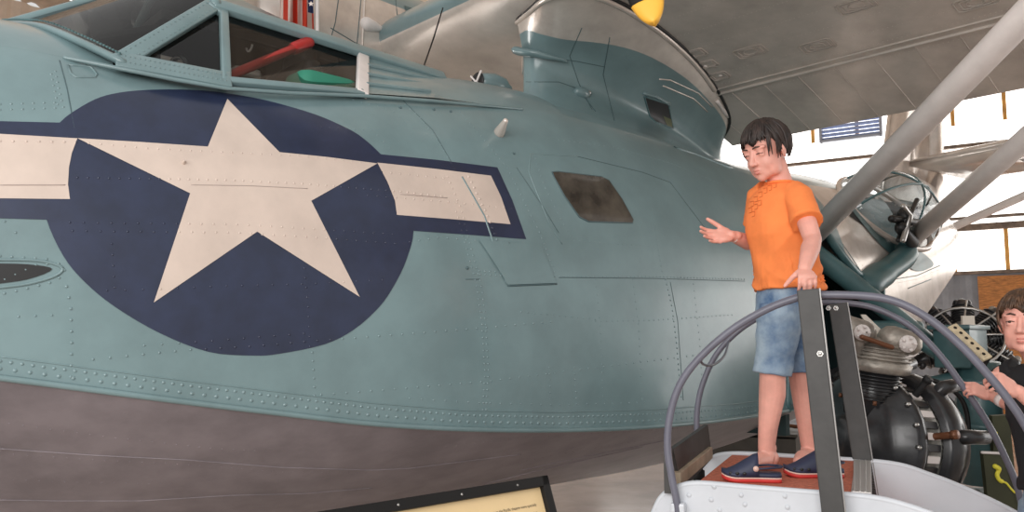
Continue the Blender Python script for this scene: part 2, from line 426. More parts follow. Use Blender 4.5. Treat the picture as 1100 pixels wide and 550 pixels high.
# ---- insignia on the bow
disc = cs([(64, 132), (76, 122), (102, 107), (127, 100), (158, 97), (193, 96.5), (229, 98.5), (271, 105), (301, 112), (335, 122), (360, 132), (385, 145), (409, 166), (425, 186), (437, 212), (444, 248), (436, 280), (423, 307), (407, 330), (380, 354), (348, 370), (300, 380), (272, 382), (224, 378), (172, 358), (124, 330), (91, 303), (68, 275), (50, 236), (44, 200), (47, 165), (64, 132)], 4)[:-1]
patch('navy_disc', SIDE, disc, NAVY, plane, .002)
patch('navy_bar', SIDE, [(-20, 130), (64, 132), (83, 140), (60, 238), (50, 236), (-20, 234)], NAVY, plane, .0024)
patch('navy_bar', SIDE, [(400, 163), (409, 166), (470, 172), (534, 180), (550, 215), (565, 257), (500, 252), (444, 248), (425, 246)], NAVY, plane, .0024)
patch('white_bar', SIDE, [(-20, 143), (83, 149), (77, 165), (74, 180), (73, 198), (75, 214), (-20, 213)], WHITE, plane, .0034)
patch('white_bar', SIDE, [(405, 175), (470, 182), (527, 189), (538, 212), (548, 241), (490, 236), (426, 231), (424, 216), (416, 196)], WHITE, plane, .0034)
STAR = [(244, 107), (300, 164), (350, 169), (405, 176), (334, 216), (386, 319), (276, 249), (165, 325), (204, 208), (83, 149), (150, 153), (223, 158)]
patch('white_star', SIDE, STAR, WHITE, plane, .0044)

NAVYP = [disc, [(-20, 130), (64, 132), (83, 140), (60, 238), (50, 236), (-20, 234)], [(400, 163), (409, 166), (470, 172), (534, 180), (550, 215), (565, 257), (500, 252), (444, 248), (425, 246)]]
WHITEP = [STAR, [(-20, 143), (83, 149), (77, 165), (74, 180), (73, 198), (75, 214), (-20, 213)], [(405, 175), (470, 182), (527, 189), (538, 212), (548, 241), (490, 236), (426, 231), (424, 216), (416, 196)]]
def side_rivets(ln, sp, r):
    B = [BM(), BM(), BM()]
    for p, n in resample(drape(SIDE, ln, 5), sp):
        q = px(p); k = 2 if any(inpoly(q[0], q[1], P) for P in WHITEP) else (1 if any(inpoly(q[0], q[1], P) for P in NAVYP) else 0)
        dome(B[k], p + n * (0, .0018, .004)[k], n, r * 1.35, .6)
    for b_, m_ in zip(B, (TEAL, NAVY, WHITE)):
        if len(b_.verts): tag(link('rivet_row', b_, m_, plane), kind='stuff')
        else: b_.free()
# ---- seams, rivet rows and plates on the hull side
chine1 = [(0, 388), (100, 401), (200, 414), (300, 426), (400, 438), (500, 446), (600, 448), (700, 445), (790, 439), (850, 431)]
chine2 = [(0, 396), (100, 409), (200, 422), (300, 434), (400, 446), (500, 453), (600, 455), (700, 452), (790, 445), (850, 437)]
rivets(SIDE, [chine1], TEAL, plane, .033, .0062); rivets(SIDE, [chine2], TEAL, plane, .045, .0072)
seam(SIDE, [[(x, y - 5) for x, y in chine1]], TEAL, plane, .003)
bm = BM()
for s in (1,):
    tube(bm, [W(u, bw(u) + .004, zc(u) + .004) for u in US if -3 < u < 5.6], .012, 8)
link('chine_strip', bm, TEAL, plane)
for ln, sp, r in [
    ([(76, 405), (77, 370), (76, 330), (70, 300)], .04, .005),
    ([(338, 425), (337, 400), (335, 372)], .035, .0045),
    ([(100, 386), (150, 381), (200, 376), (270, 372), (340, 366), (420, 360), (520, 352), (600, 345)], .055, .0045),
    ([(440, 260), (470, 255), (560, 262)], .05, .004),
    ([(345, 424), (400, 420), (520, 410), (640, 395), (760, 380)], .055, .004),
    ([(522, 440), (525, 400), (522, 350), (518, 310), (505, 262), (495, 225), (480, 190)], .03, .004),
    ([(519, 440), (521, 400), (518, 350), (513, 310), (500, 262), (488, 222)], .03, .004),
    ([(510, 294), (535, 296), (600, 297), (700, 297), (800, 300)], .03, .004),
    ([(515, 291), (540, 292)], .03, .004),
    ([(5, 238), (20, 253)], .05, .004),
    ([(5, 300), (40, 284), (66, 283), (70, 292), (60, 302), (20, 312), (0, 316)], .035, .0045),
    ([(0, 275), (30, 277), (60, 279)], .035, .0045),
    ([(83, 191), (150, 192), (250, 194), (330, 198), (420, 205), (480, 212)], .035, .0042),
    ([(75, 239), (150, 240), (250, 241), (350, 247), (430, 252)], .045, .0038),
    ([(78, 248), (150, 249), (250, 250), (350, 256), (430, 262)], .045, .0038),
    ([(115, 312), (160, 311), (250, 307), (330, 305), (420, 300)], .06, .0038),
    ([(0, 112), (30, 111), (60, 110)], .035, .004), ([(0, 118), (30, 117), (60, 116)], .035, .004),
    ([(62, 112), (58, 95), (54, 75)], .03, .004), ([(68, 115), (63, 95), (59, 75)], .03, .004),
    ([(430, 108), (450, 125), (470, 150), (490, 185)], .035, .0042),
    ([(494, 120), (520, 150), (545, 180), (560, 210), (580, 250), (596, 292)], .03, .0042),
    ([(503, 190), (520, 225), (535, 260), (544, 300)], .03, .0055),
    ([(600, 150), (660, 158), (720, 175), (780, 200)], .04, .0036),
    ([(575, 170), (585, 200), (605, 240), (615, 258), (660, 262), (700, 264)], .035, .0038),
    ([(715, 300), (722, 330), (727, 370), (732, 430)], .03, .005),
    ([(700, 225), (706, 260), (712, 296)], .03, .0038),
    ([(640, 345), (700, 344), (790, 338)], .04, .0038), ([(560, 335), (640, 343)], .04, .0038),
    ([(680, 300), (686, 350), (690, 430)], .04, .0038), ([(640, 300), (645, 350), (648, 430)], .04, .0038), ([(617, 395), (620, 440)], .03, .0038),
    ([(590, 395), (592, 440)], .03, .0038), ([(745, 305), (752, 370), (755, 430)], .04, .0036),
    ([(0, 152), (83, 153), (160, 160), (320, 168), (400, 176)], .04, .0036), ([(120, 262), (124, 320)], .04, .0038), ([(333, 372), (331, 330), (326, 280)], .04, .0038), ([(155, 371), (230, 366), (330, 358)], .06, .004),
    ([(410, 185), (480, 192)], .045, .0036), ([(395, 210), (480, 217), (555, 225)], .045, .0036), ([(345, 137), (400, 140), (425, 165)], .04, .0036), ([(352, 100), (420, 118), (446, 140)], .04, .0036),
    ([(440, 428), (520, 433), (600, 435), (700, 432)], .06, .0036), ([(20, 340), (72, 338)], .05, .0042), ([(40, 50), (72, 62), (100, 72)], .035, .0036), ([(40, 44), (72, 56), (100, 66)], .035, .0036),
]: side_rivets(ln, sp, r)
LSEAM = mat('pale_seam', (168, 152, 144), .5)
SEAMD = mat('dark_seam_paint', (74, 96, 100), .5)  # darker teal for seams, studs and the window frame
for ln in [[(64, 65), (72, 95), (80, 138)], [(600, 298), (700, 299), (800, 302)], [(720, 303), (728, 345), (734, 430)], [(500, 300), (515, 300)], [(205, 199), (270, 200), (330, 203)], [(430, 209), (480, 213)], [(0, 199), (70, 199)],
           [(430, 105), (465, 140), (494, 190)], [(555, 180), (585, 225), (600, 250)], [(620, 168), (690, 185), (720, 196)], [(720, 196), (770, 262)]]:
    iw = ln[0][1] in (199, 209); seam(SIDE, [ln], SEAMD if not iw else LSEAM, plane, .0018 if iw else .0022, off=.004 if iw else 0)
# armour plate strip aft of the insignia and its thick lower edge
patch('doubler_plate', SIDE, [(514, 258), (566, 262), (580, 262), (597, 304), (545, 306), (530, 282)], TEAL, plane, .006)
seam(SIDE, [[(545, 307), (598, 305)]], SEAMD, plane, .005); seam(SIDE, [[(496, 190), (520, 232), (545, 306)]], TEAL, plane, .006)
# recessed foot hold with dark slot at the far bow
patch('step_slot', SIDE, cs([(-10, 283), (30, 284), (56, 289), (30, 300), (-10, 306)], 4), BLACK, plane, .003)
seam(SIDE, [cs([(-10, 279), (40, 280), (66, 287), (60, 296), (30, 305), (-10, 310)], 5)], TEAL, plane, .006)
# small access hatch below the windscreen
seam(SIDE, [[(73, 70), (76, 79), (82, 83), (102, 83), (104, 80), (98, 72), (90, 71), (74, 70)]], TEAL, plane, .005, 'access_hatch')
# round filler ring and fittings on the star
seam(SIDE, [[(289 + 9 * math.cos(t * .628), 262 + 8 * math.sin(t * .628)) for t in range(11)]], WHITE, plane, .002, 'filler_ring', step=2)
def stud(x, y, m, r=.012, L=.03, name='fitting', bv=SIDE):
    p, n = hit(bv, x, y); bm = BM(); tube(bm, [p, p + n * L * .5, p + n * L], [r, r * .8, r * .4], 10); return link(name, bm, m, plane)
stud(197, 175, WHITE, .01, .02)
p, n = hit(SIDE, 536, 143); bm = BM(); tip = at(543, 130, (p - ORG).dot(FW) - .1)
tube(bm, [p, p.lerp(tip, .2), p.lerp(tip, .6), tip], [.03, .028, .021, .014], 14); link('pitot_mast', bm, CREAM, plane)
for x, y in ((430, 116), (466, 118), (552, 165), (502, 288), (484, 120)): stud(x, y, SEAMD, .008, .006)
# side window in the hull
wp = [(593, 185), (599, 184.5), (646, 190), (654, 194), (668, 214), (680, 236), (679, 239.5), (632, 238), (622, 233), (606, 210), (595, 190)]
patch('side_window', SIDE, wp, mat('dark_pane', (58, 54, 48), .08, var=.5, vscale=5, coat=.6), plane, .004)
seam(SIDE, [wp + wp[:1]], SEAMD, plane, .005, 'window_frame', step=3)
seam(SIDE, [[(622, 168), (570, 165), (568, 185), (590, 240), (604, 262)]], TEAL, plane, .003)
# seams on the hull bottom
for ln in [[(0, 482), (100, 489), (200, 494), (300, 502), (400, 505), (440, 503), (560, 488)], [(0, 537), (60, 538), (150, 538), (250, 532), (330, 530), (400, 524)], [(560, 505), (640, 488), (720, 472)], [(520, 520), (600, 500), (690, 480)]]:
    seam(BOTT, [ln], HULLB, plane, .003)
for ln in [[(0, 487), (100, 494), (200, 499), (300, 507), (400, 508)], [(10, 455), (60, 462), (120, 470), (230, 482), (290, 485)], [(0, 515), (80, 518), (190, 520)], [(480, 480), (560, 470), (700, 462), (790, 455)], [(540, 500), (600, 488), (720, 468)]]:
    rivets(BOTT, [ln], HULLB, plane, .045, .0036)

# ---- canopy
PANE = glass('canopy_glazing', (200, 202, 200), .03)
def mir(p): u, v, z = uvz(p); return W(u, -v, z)
A0, A1, B1, B0 = at_v(130, 66, .86), at_v(231, 5, .60), at_v(240, 12, .615), at_v(243, 87, .95)
R2, D0, R3, D1, R4, D2 = at_v(390, 60, .62), at_v(389, 100, 1.0), at_v(475, 83, .62), at_v(466, 105, 1.03), at_v(563, 111, .6), at_v(562, 117, 1.05)
def bar(bm, p, q, w, t, out):
    d = (q - p).normalized(); n = (out - d * out.dot(d)).normalized(); s = d.cross(n)
    M = Matrix((d, s, n)).transposed(); box(bm, (p + q) / 2, ((q - p).length + w * .4, w, t), M, min(w, t) * .2)
OUTP = (NV * .8 + Vector((0, 0, .6)) ).normalized()
def both(f):
    for s in (1, -1): f((lambda p: p) if s > 0 else mir, OUTP if s > 0 else (OUTP - NV * 2 * OUTP.dot(NV)), s)
def frames(M, out, s):
    bm = BM(); bar(bm, M(A0), M(A1), .075, .03, out); bar(bm, M(B0), M(B1), .04, .03, out)
    bar(bm, M(A1), M(R3), .07, .04, out); bar(bm, M(A1), M(B1), .09, .03, out)
    bar(bm, M(A0), M(B0), .10, .03, out); bar(bm, M(B0), M(D0), .035, .03, out)
    link('canopy_frame', bm, TEAL, plane); bm = BM(); bar(bm, M(D0), M(R2), .06, .03, out); link('rear_post', bm, STRUTM, plane)
    for q in ((A0, A1, B1, B0), (B0, B1, R2, D0)):
        bm = BM(); vs = [M(p) - out * .012 for p in q]; loft(bm, [[vs[0], vs[1]], [vs[3], vs[2]]], closed=False); link('side_pane', bm, PANE, plane, False)
    if s > 0:
        bm = BM()
        for a, b, k, w in ((A0, A1, 22, .02), (A0, B0, 22, .02), (A0, B0, 22, -.02), (A1, R3, 34, .012), (A0, A1, 22, -.02)):
            d = (b - a).normalized(); sd = d.cross(out).normalized()
            for i in range(k): dome(bm, a.lerp(b, (i + .5) / k) + sd * w + out * .016, out, .0055)
        tag(link('rivet_row', bm, TEAL, plane), kind='stuff')
    bm = BM(); loft(bm, [[M(D0.lerp(D1, i / 6).lerp(R2.lerp(R3, i / 6), j / 4)) for j in range(5)] for i in range(7)], closed=False)
    for f in (.22, .48, .74): tube(bm, [M(D0.lerp(D1, g).lerp(R2.lerp(R3, g), f)) + out * .004 for g in (.06, .3, .6, .9)], .011, 8)
    link('side_panel', bm, TEAL, plane, False)
both(frames)
bm = BM()     # roof and fairing behind it
rings = []
for a, b in ((A1, .32), (R2, .2), (R3, .07)):
    rings.append([a - Vector((0, 0, .0)), a + NV * -.3 + Vector((0, 0, b * .75)), (a + mir(a)) / 2 + Vector((0, 0, b)), mir(a) + NV * .3 + Vector((0, 0, b * .75)), mir(a)])
loft(bm, rings, closed=False); link('canopy_roof', bm, [TEAL], plane)
bm = BM(); loft(bm, [[p - Vector((0, 0, .02)) for p in r] for r in rings], closed=False); link('roof_lining', bm, DARKIN, plane)
bm = BM(); loft(bm, [[D1, R3, (R3 + mir(R3)) / 2 + Vector((0, 0, .07)), mir(R3), mir(D1)], [D1.lerp(D2, .5), R3.lerp(R4, .5), (R3.lerp(R4, .5) + mir(R3.lerp(R4, .5))) / 2 + Vector((0, 0, .05)), mir(R3.lerp(R4, .5)), mir(D1.lerp(D2, .5))], [D2, R4, (R4 + mir(R4)) / 2 + Vector((0, 0, .03)), mir(R4), mir(D2)]], closed=False)
link('turtleback', bm, TEAL, plane, False)
rivets(bvh_of([bpy.data.objects['turtleback']]), [[(470, 106), (520, 111), (560, 116)]], TEAL, plane, .05, .004)
# sill strip under the windows and along the fairing
bm = BM(); tube(bm, [at_v(x, y, v) for x, y, v in ((70, 62, .80), (130, 74, .9), (190, 86, .95), (243, 95, .98), (310, 100, 1.0), (390, 103, 1.02), (460, 108, 1.05), (560, 117, 1.07))], .009, 6); link('sill_strip', bm, TEAL, plane)
# windscreen: base curve over the bow deck, panes and posts
base = [A0, at_v(90, 47, .72), at_v(50, 31, .5), at_v(20, 28, .25), at_v(2, 28, 0)]
base = smooth_pts(base, 6); base += [mir(p) for p in base[::-1][1:]]
top = [A1.lerp(mir(A1), i / (len(base) - 1)) + Vector((0, 0, .32 * math.sin(math.pi * i / (len(base) - 1)) ** .8)) for i in range(len(base))]
bm = BM(); loft(bm, [base, top], closed=False); link('windscreen', bm, TINT, plane)
bm = BM(); tube(bm, [p + Vector((0, 0, .0)) for p in base], .035, 8, flat=.5)
link('windscreen_frame', bm, TEAL, plane)
bm = BM(); tube(bm, top, .03, 8); k = len(base) // 2; tube(bm, [base[k], top[k]], .025, 8); link('windscreen_post', bm, TEAL, plane)
bm = BM()
for i in range(1, len(base) // 2 + 1):
    dome(bm, base[i] + (NV * .5 + Vector((0, 0, .8))).normalized() * .03 , OUTP, .007); dome(bm, base[i].lerp(base[i - 1], .5) + (NV * .5 + Vector((0, 0, .8))).normalized() * .03, OUTP, .007)
tag(link('rivet_row', bm, TEAL_D, plane), kind='stuff')
# cockpit interior
bm = BM(); RX = Matrix((AX, NV, (0, 0, 1))).transposed()
box(bm, W(.35, 0, 2.0), (1.5, 2.0, .04), RX); box(bm, W(1.12, 0, 2.35), (.04, 1.7, .7), RX); box(bm, W(1.12, 0, 2.8), (.04, .9, .3), RX); box(bm, W(.5, -.80, 2.66), (1.2, .04, .5), RX); link('cockpit_floor', bm, DARKIN, plane, False)
bm = BM(); box(bm, W(.42, -.05, 2.985), (.95, .95, .05), RX, .01); box(bm, W(-.14, -.1, 2.90), (.36, .9, .03), RX @ Euler((0, -.42, 0)).to_matrix(), .005); link('blackout_panel', bm, DARKIN, plane, False)  # added dark boards that block the bright view through the canopy glazing
bm = BM(); box(bm, W(-.22, 0, 2.5), (.12, 1.5, .42), RX, .03); box(bm, W(-.3, 0, 2.66), (.4, 1.35, .05), RX, .02); box(bm, W(.2, -.8, 2.45), (.9, .1, .5), RX, .03); link('instrument_panel', bm, BLACK, plane)
for s in (1, -1):
    bm = BM(); box(bm, W(.62, .42 * s, 2.45), (.1, .46, .85), RX, .04); box(bm, W(.4, .42 * s, 2.2), (.45, .46, .1), RX, .04); box(bm, W(.66, .42 * s, 2.87), (.09, .26, .2), RX, .04); link('pilot_seat', bm, BLACK, plane)
    bm = BM(); c = W(.02, .42 * s, 2.62); tube(bm, [c + (NV * math.cos(t * .4) + Vector((0, 0, 1)) * math.sin(t * .4)) * .17 for t in range(16)], .014, 8, closed=True); tube(bm, [c - NV * .17, c + NV * .17], .012); tube(bm, [c, W(-.05, .42 * s, 2.1)], .025); link('control_wheel', bm, BLACKG, plane)
bm = BM(); tube(bm, [at_v(238, 85, .88), at_v(318, 51, .64)], .022, 10); tube(bm, [at_v(316, 52, .645), at_v(331, 46, .61)], .032, 10); link('red_tube', bm, RED, plane)
bm = BM(); box(bm, at_v(344, 98, .78), (.3, .22, .14), RX, .05); link('seat_cushion', bm, GREEN, plane)
bm = BM(); c = at_v(268, 48, .35); tube(bm, [c + (NV * math.cos(t * .5236) + Vector((0, 0, 1)) * math.sin(t * .5236)) * .035 for t in range(12)], .006, 6, closed=True); link('dial', bm, STRUTM, plane)
bm = BM(); box(bm, at_v(180, 70, .3), (.16, .12, .06), RX, .02); link('map_case', bm, CREAM, plane); bm = BM(); box(bm, at_v(262, 80, .4), (.14, .12, .05), RX, .02); link('map_case', bm, CREAM, plane)
# little scoop lamp on the fairing
c = at_v(524, 90, .2); bm = BM(); tube(bm, [c - AX * .02, c + AX * .04, c + AX * .12, c + AX * .17], [.075, .085, .075, .04], 16, flat=.9); tube(bm, [c + AX * .1 - Vector((0, 0, .03)), c + AX * .1 - Vector((0, 0, .3))], .07, 12); link('scoop', bm, TEAL, plane)
bm = BM(); ell(bm, c - AX * .09, (.012, .062, .06), RX); link('scoop_mouth', bm, BLACK, plane)
bm = BM(); tube(bm, [c - AX * .105 + NV * .05 + Vector((0, 0, .05)), c - AX * .105 - NV * .02 - Vector((0, 0, .05))], .008, 6); tube(bm, [c - AX * .105 - NV * .05 + Vector((0, 0, .04)), c - AX * .105 + NV * .04 - Vector((0, 0, .05))], .006, 6); link('scoop_bracket', bm, STRUTM, plane)

# ---- wing
AF = [(4.72, 3.13), (4.36, 3.25), (4.0, 3.36), (3.65, 3.44), (3.3, 3.51), (3.0, 3.56), (2.7, 3.61), (2.45, 3.655), (2.3, 3.73), (2.21, 3.85), (2.24, 4.0), (2.5, 4.14), (3.2, 4.12), (4.0, 3.72), (4.72, 3.18)]
low = smooth_pts([Vector((a, b, 0)) for a, b in AF], 4)
def low_z(u):
    for a, b in zip(AF, AF[1:]):
        if b[0] <= u <= a[0]: return b[1] + (a[1] - b[1]) * (u - b[0]) / (a[0] - b[0])
iu = next(i for i, q in enumerate(low) if q.x <= 4.0)
def wing_part(name, sec, vs, m, capf=True):
    bm = BM(); loft(bm, [[W(q.x, v, q.y) for q in sec] for v in vs], closed=True, cap=True); o = link(name, bm, m, plane); return sharp(o, 30)
vsp = [-7 + i * .5 for i in range(33)]
main_sec = low[iu:] + []
flap_sec = low[:iu - 0]
top_i = next(i for i, q in enumerate(low) if i > 30 and q.x >= 4.0)
body_sec = low[iu:top_i + 1]; fl_sec = low[top_i:] + low[:iu + 1]
wing = wing_part('wing', [q for q in body_sec], vsp, [WINGM, TEAL])
for p in wing.data.polygons:
    c = p.center; 
    if (wing.matrix_world @ c).z > 3.84 and p.normal.z > -.55: p.material_index = 1
for v0, v1 in ((.45, 9.0), (-7, -.45)): wing_part('flap', fl_sec, [v0 + (v1 - v0) * i / 12 for i in range(13)], WINGM)
flaps = [o for o in plane.children if o.name.startswith('flap')]
bpy.context.view_layer.update()
WINGB = bvh_of([wing] + flaps)
SEAMW = mat('wing_seam_paint', (190, 182, 174), .4)
for q in range(16):
    v = .62 + q * .27; bm = BM(); tube(bm, [W(u, v, low_z(u) - .001) for u in (4.02, 4.2, 4.4, 4.6, 4.7)], .0032, 6); link('flap_rib', bm, WINGM if q % 2 else SEAMW, plane)
def wing_row(u, v0, v1, sp, r=.0042):
    bm = BM(); n = int((v1 - v0) / sp); a = (W(u + .05, 0, low_z(u + .05)) - W(u - .05, 0, low_z(u - .05))).normalized(); nn = a.cross(NV).normalized()
    if nn.z > 0: nn = -nn
    for i in range(n): dome(bm, W(u, v0 + i * sp, low_z(u)), nn, r, k=6)
    tag(link('rivet_row', bm, SEAMW, plane), kind='stuff')
for u in (2.5, 2.72, 2.94, 3.16, 3.36, 3.56, 3.74, 3.88, 3.94, 4.06): wing_row(u, .6, 5.2, .03)
for u in (2.5, 2.72, 2.94, 3.16, 3.36, 3.56): wing_row(u, -3.0, -.3, .035, .003)
bm = BM(); tube(bm, [W(4.0, v, low_z(4.0) - .004) for v in (.5, 3, 6, 9)], .012, 8); tube(bm, [W(3.93, v, low_z(3.93) - .004) for v in (.5, 3, 6, 9)], .007, 8); link('hinge_strip', bm, WINGM, plane)
def hatch(c, w, h, k):
    cx, cy = c; bm = BM()
    h0 = hit(WINGB, cx, cy)
    if not h0: return
    u, v, z = uvz(h0[0])
    def P(a, b): return W(u + a, v + b, low_z(min(4.7, max(2.46, u + a))) - .003)
    for f in (1.0, .72):
        r = [P(w * f * sx, h * f * sy) for sx, sy in ((-1, -.8), (-.8, -1), (.8, -1), (1, -.8), (1, .8), (.8, 1), (-.8, 1), (-1, .8))]
        tube(bm, r, .004, 6, closed=True)
    if k: tube(bm, [P(.035 * math.cos(t * .63), .05 * math.sin(t * .63)) for t in range(10)], .0035, 6, closed=True)
    link('access_hatch', bm, SEAMW, plane)
for c in ((748, 57), (760, 69), (773, 81)): hatch(c, .05, .07, False)
for c in ((806, 55), (878, 49), (920, 6), (1048, 2)): hatch(c, .06, .11, True)
for c in ((713, 39),):
    h0 = hit(WINGB, *c); u, v, z = uvz(h0[0]); bm = BM(); tube(bm, [W(u + .04 * math.cos(t * .63), v + .05 * math.sin(t * .63), low_z(u) - .003) for t in range(10)], .004, 6, closed=True); link('filler_ring', bm, SEAMW, plane)
for x, y in ((744, 60), (758, 71), (774, 81)):
    h0 = hit(WINGB, x, y); bm = BM(); ell(bm, h0[0], (.014, .01, .008)); link('fitting', bm, STRUTM, plane)

# ---- pylon between hull and wing
def deckz(u, v):
    a = 1 - v / (CK * bw(u)); return deck_pt(u, max(0, min(1, a)))[1]
VC = .25
Bt = [(2.40, .25), (2.36, .42), (2.46, .65), (2.75, .9), (3.2, 1.06), (3.7, 1.1), (4.3, 1.02), (4.9, .72), (5.6, .25)]
P0 = [Vector((u, v, deckz(u, v) - .02)) for u, v in Bt]
P1 = [Vector(p) for p in ((2.46, .25, 3.24), (2.46, .36, 3.22), (2.62, .46, 3.17), (3.0, .55, 3.11), (3.4, .58, 3.06), (3.8, .56, 3.01), (4.3, .48, 2.98), (4.75, .38, 2.95), (5.15, .25, 2.93))]
P2 = [Vector(p) for p in ((2.44, .25, 3.44), (2.44, .37, 3.43), (2.6, .5, 3.39), (2.95, .6, 3.32), (3.4, .64, 3.25), (3.8, .6, 3.18), (4.2, .5, 3.1), (4.6, .38, 3.04), (4.9, .25, 3.0))]
P3 = [Vector(p) for p in ((2.38, .25, 3.67), (2.28, .48, 3.65), (2.18, .74, 3.63), (2.3, .93, 3.64), (2.7, 1.0, 3.60), (3.3, .96, 3.505), (3.9, .82, 3.385), (4.4, .62, 3.24), (4.72, .25, 3.13))]
rows = [smooth_pts(A, 6) for A in (P0, P1, P2, P3)]
NC = len(rows[0])
def colc(i):
    return smooth_pts([rows[j][i] for j in range(4)], 20)
def star(p):
    v = VC - .7 * (p.y - VC); return Vector((max(p.x, 2.45 + .9 * (VC - v)), v, p.z))
SB = table([0, 4, 8, 12, 16, 22, 28, 34, 40, 48], [.86, .85, .80, .78, .80, .84, .87, .90, .93, .97])
cols = [colc(i) for i in range(NC)]
def cut(c, s0, s1, n):
    out = []
    for k in range(n + 1):
        f = (s0 + (s1 - s0) * k / n) * (len(c) - 1); q = min(int(f), len(c) - 2); out.append(c[q].lerp(c[q + 1], f - q))
    return out
def pyl_mesh(name, lo, hi, n, m):
    bm = BM()
    for sd in (0, 1):
        V = []
        for i, c in enumerate(cols):
            V.append([bm.verts.new(W(*(q if sd == 0 else star(q)))) for q in cut(c, lo(i), hi(i), n)])
        for i in range(len(V) - 1):
            for k in range(n): bm.faces.new((V[i][k], V[i + 1][k], V[i + 1][k + 1], V[i][k + 1]))
    bmesh.ops.remove_doubles(bm, verts=bm.verts[:], dist=.0005)
    return link(name, bm, m, plane)
pyl = pyl_mesh('pylon', lambda i: 0, SB, 24, TEAL)
fil = pyl_mesh('wing_fillet', SB, lambda i: 1, 10, CREAM)
PYL = bvh_of([pyl, fil])
bm = BM()
tube(bm, [W(p.x, p.y + .01, p.z - .002) for p in rows[3]], .012, 8)
link('fillet_rim', bm, BLACK, plane)
bm = BM(); tube(bm, [W(p.x + .02, p.y - .012, p.z - .016) for p in rows[3][:-12]], .02, 8); link('fillet_bead', bm, CREAM, plane)
for ln in [[(562, 58), (590, 62), (620, 66), (650, 72)], [(565, 88), (600, 88), (620, 95), (640, 120)], [(625, 30), (612, 60), (622, 90), (636, 118)], [(655, 40), (648, 80), (660, 130)]]: seam(PYL, [ln], SEAMD, plane, .003)
rivets(PYL, [[(600, 125), (680, 142), (770, 165)], [(655, 45), (650, 85), (658, 128)], [(705, 90), (760, 118)]], TEAL, plane, .05, .004)
bm = BM(); pn = drape(PYL, [(566, 56), (575, 57), (590, 60), (606, 63)], 2); pp = [p + n * .03 for p, n in pn]; pp = [pp[0] + (pp[0] - pp[1]).normalized() * .06 - FW * .02] + pp; tube(bm, pp, [.05] + [.045 - .03 * i / len(pp) for i in range(len(pp) - 1)], 10, flat=.6); link('step_ledge', bm, TEAL, plane)
p, n = hit(PYL, 625, 100); bm = BM(); ell(bm, p, (.075, .045, .04), RX); link('lamp_blister', bm, TEAL, plane)
p2 = p + n * .03 + AX * .05; bm = BM(); ell(bm, p2, (.02, .012, .014), RX); link('lamp_lens', bm, STEEL, plane)
vent = [(692, 103), (696, 105), (718, 112), (723, 138), (704, 131), (698, 125)]
patch('pylon_vent', PYL, vent, BLACK, plane, .004); seam(PYL, [vent + vent[:1]], TEAL_D, plane, .007, 'vent_frame', step=3)
seam(PYL, [[(691, 100), (705, 104), (719, 112)]], TEAL, plane, .014, 'vent_hood', step=3)
patch('vent_baffle', PYL, [(712, 124), (721, 128), (722, 137), (716, 135)], mat('olive_interior_paint', (92, 96, 66), .5), plane, .006)
seam(PYL, [[(708, 85), (720, 86), (750, 100), (765, 115)], [(712, 92), (745, 106), (760, 120)]], CREAM, plane, .006)
DKP = bvh_of([pyl, fil, deck]); seam(DKP, [[(566, 118), (590, 122), (620, 129), (660, 139), (700, 151), (745, 165), (788, 182)]], TEAL, plane, .010, 'fairing_edge', step=4)
seam(PYL, [[(770, 108), (782, 125), (784, 131)]], STRUTM, plane, .016, 'exhaust_pipe', step=3)

# ---- engine nacelles with propellers on the wing
def nacelle(s):
    cv, cz, du = (-1.9, 3.90, .5) if s < 0 else (2.2, 4.2, .8)
    prof = [(3.6, .35), (3.2, .56), (2.5, .70), (1.6, .745), (1.2, .76), (.72, .76), (.70, .73), (.66, .73), (.62, .78), (.3, .80), (.05, .76), (-.05, .66)]
    bm = BM(); n = 40; V = []
    for u, r in prof: V.append([W(u + du, cv + r * math.cos(2 * math.pi * k / n), cz + r * math.sin(2 * math.pi * k / n)) for k in range(n)])
    loft(bm, V, cap=False)
    for f in bm.faces:
        if f.calc_center_median().z > cz + .36: f.material_index = 1
    o = link('nacelle', bm, [CREAM, TEAL], plane)
    bm = BM(); tube(bm, [W(.1 + du, cv, cz), W(.4 + du, cv, cz)], .62, 30, round_=False)
    for k in range(9):
        t = 2 * math.pi * k / 9; d = NV * math.cos(t) + Vector((0, 0, math.sin(t))); tube(bm, [W(.1 + du, cv, cz) + d * .2, W(.1 + du, cv, cz) + d * .62], .1, 10)
    link('engine_core', bm, BLACK, plane)
    bm = BM(); tube(bm, [W(-.32 + du, cv, cz), W(-.1 + du, cv, cz), W(.15 + du, cv, cz)], [.08, .15, .2], 20); link('spinner', bm, BLACKG, plane)
    return cv, cz, du
def blade(cv, cz, du, dirv, L=1.75):
    d = dirv.normalized(); side = d.cross(AX).normalized()
    side = (side * .85 + AX * .5).normalized(); th = side.cross(d)
    for name, a, b, m in (('propeller_blade', .1, .955, BLACK), ('blade_tip', .955, 1.0, mat('yellow_paint', (236, 178, 62), .5))):
        bm = BM(); R = []
        for k in range(15):
            f = a + (b - a) * k / 14; w = .065 + .07 * math.sin(math.pi * min(1, f * 1.05) ** .8) 
            if f > .9: w = .064 * math.sqrt(max(0.004, 1 - ((f - .9) / .1) ** 2)) if f > .9 else w
            elif f > .5: w = min(w, .135 - (f - .5) * .177)
            c = W(-.2 + du, cv, cz) + d * L * f
            R.append([c + side * w * math.cos(q * math.pi / 6) + th * .018 * math.sin(q * math.pi / 6) for q in range(12)])
        loft(bm, R); link(name, bm, m, plane)
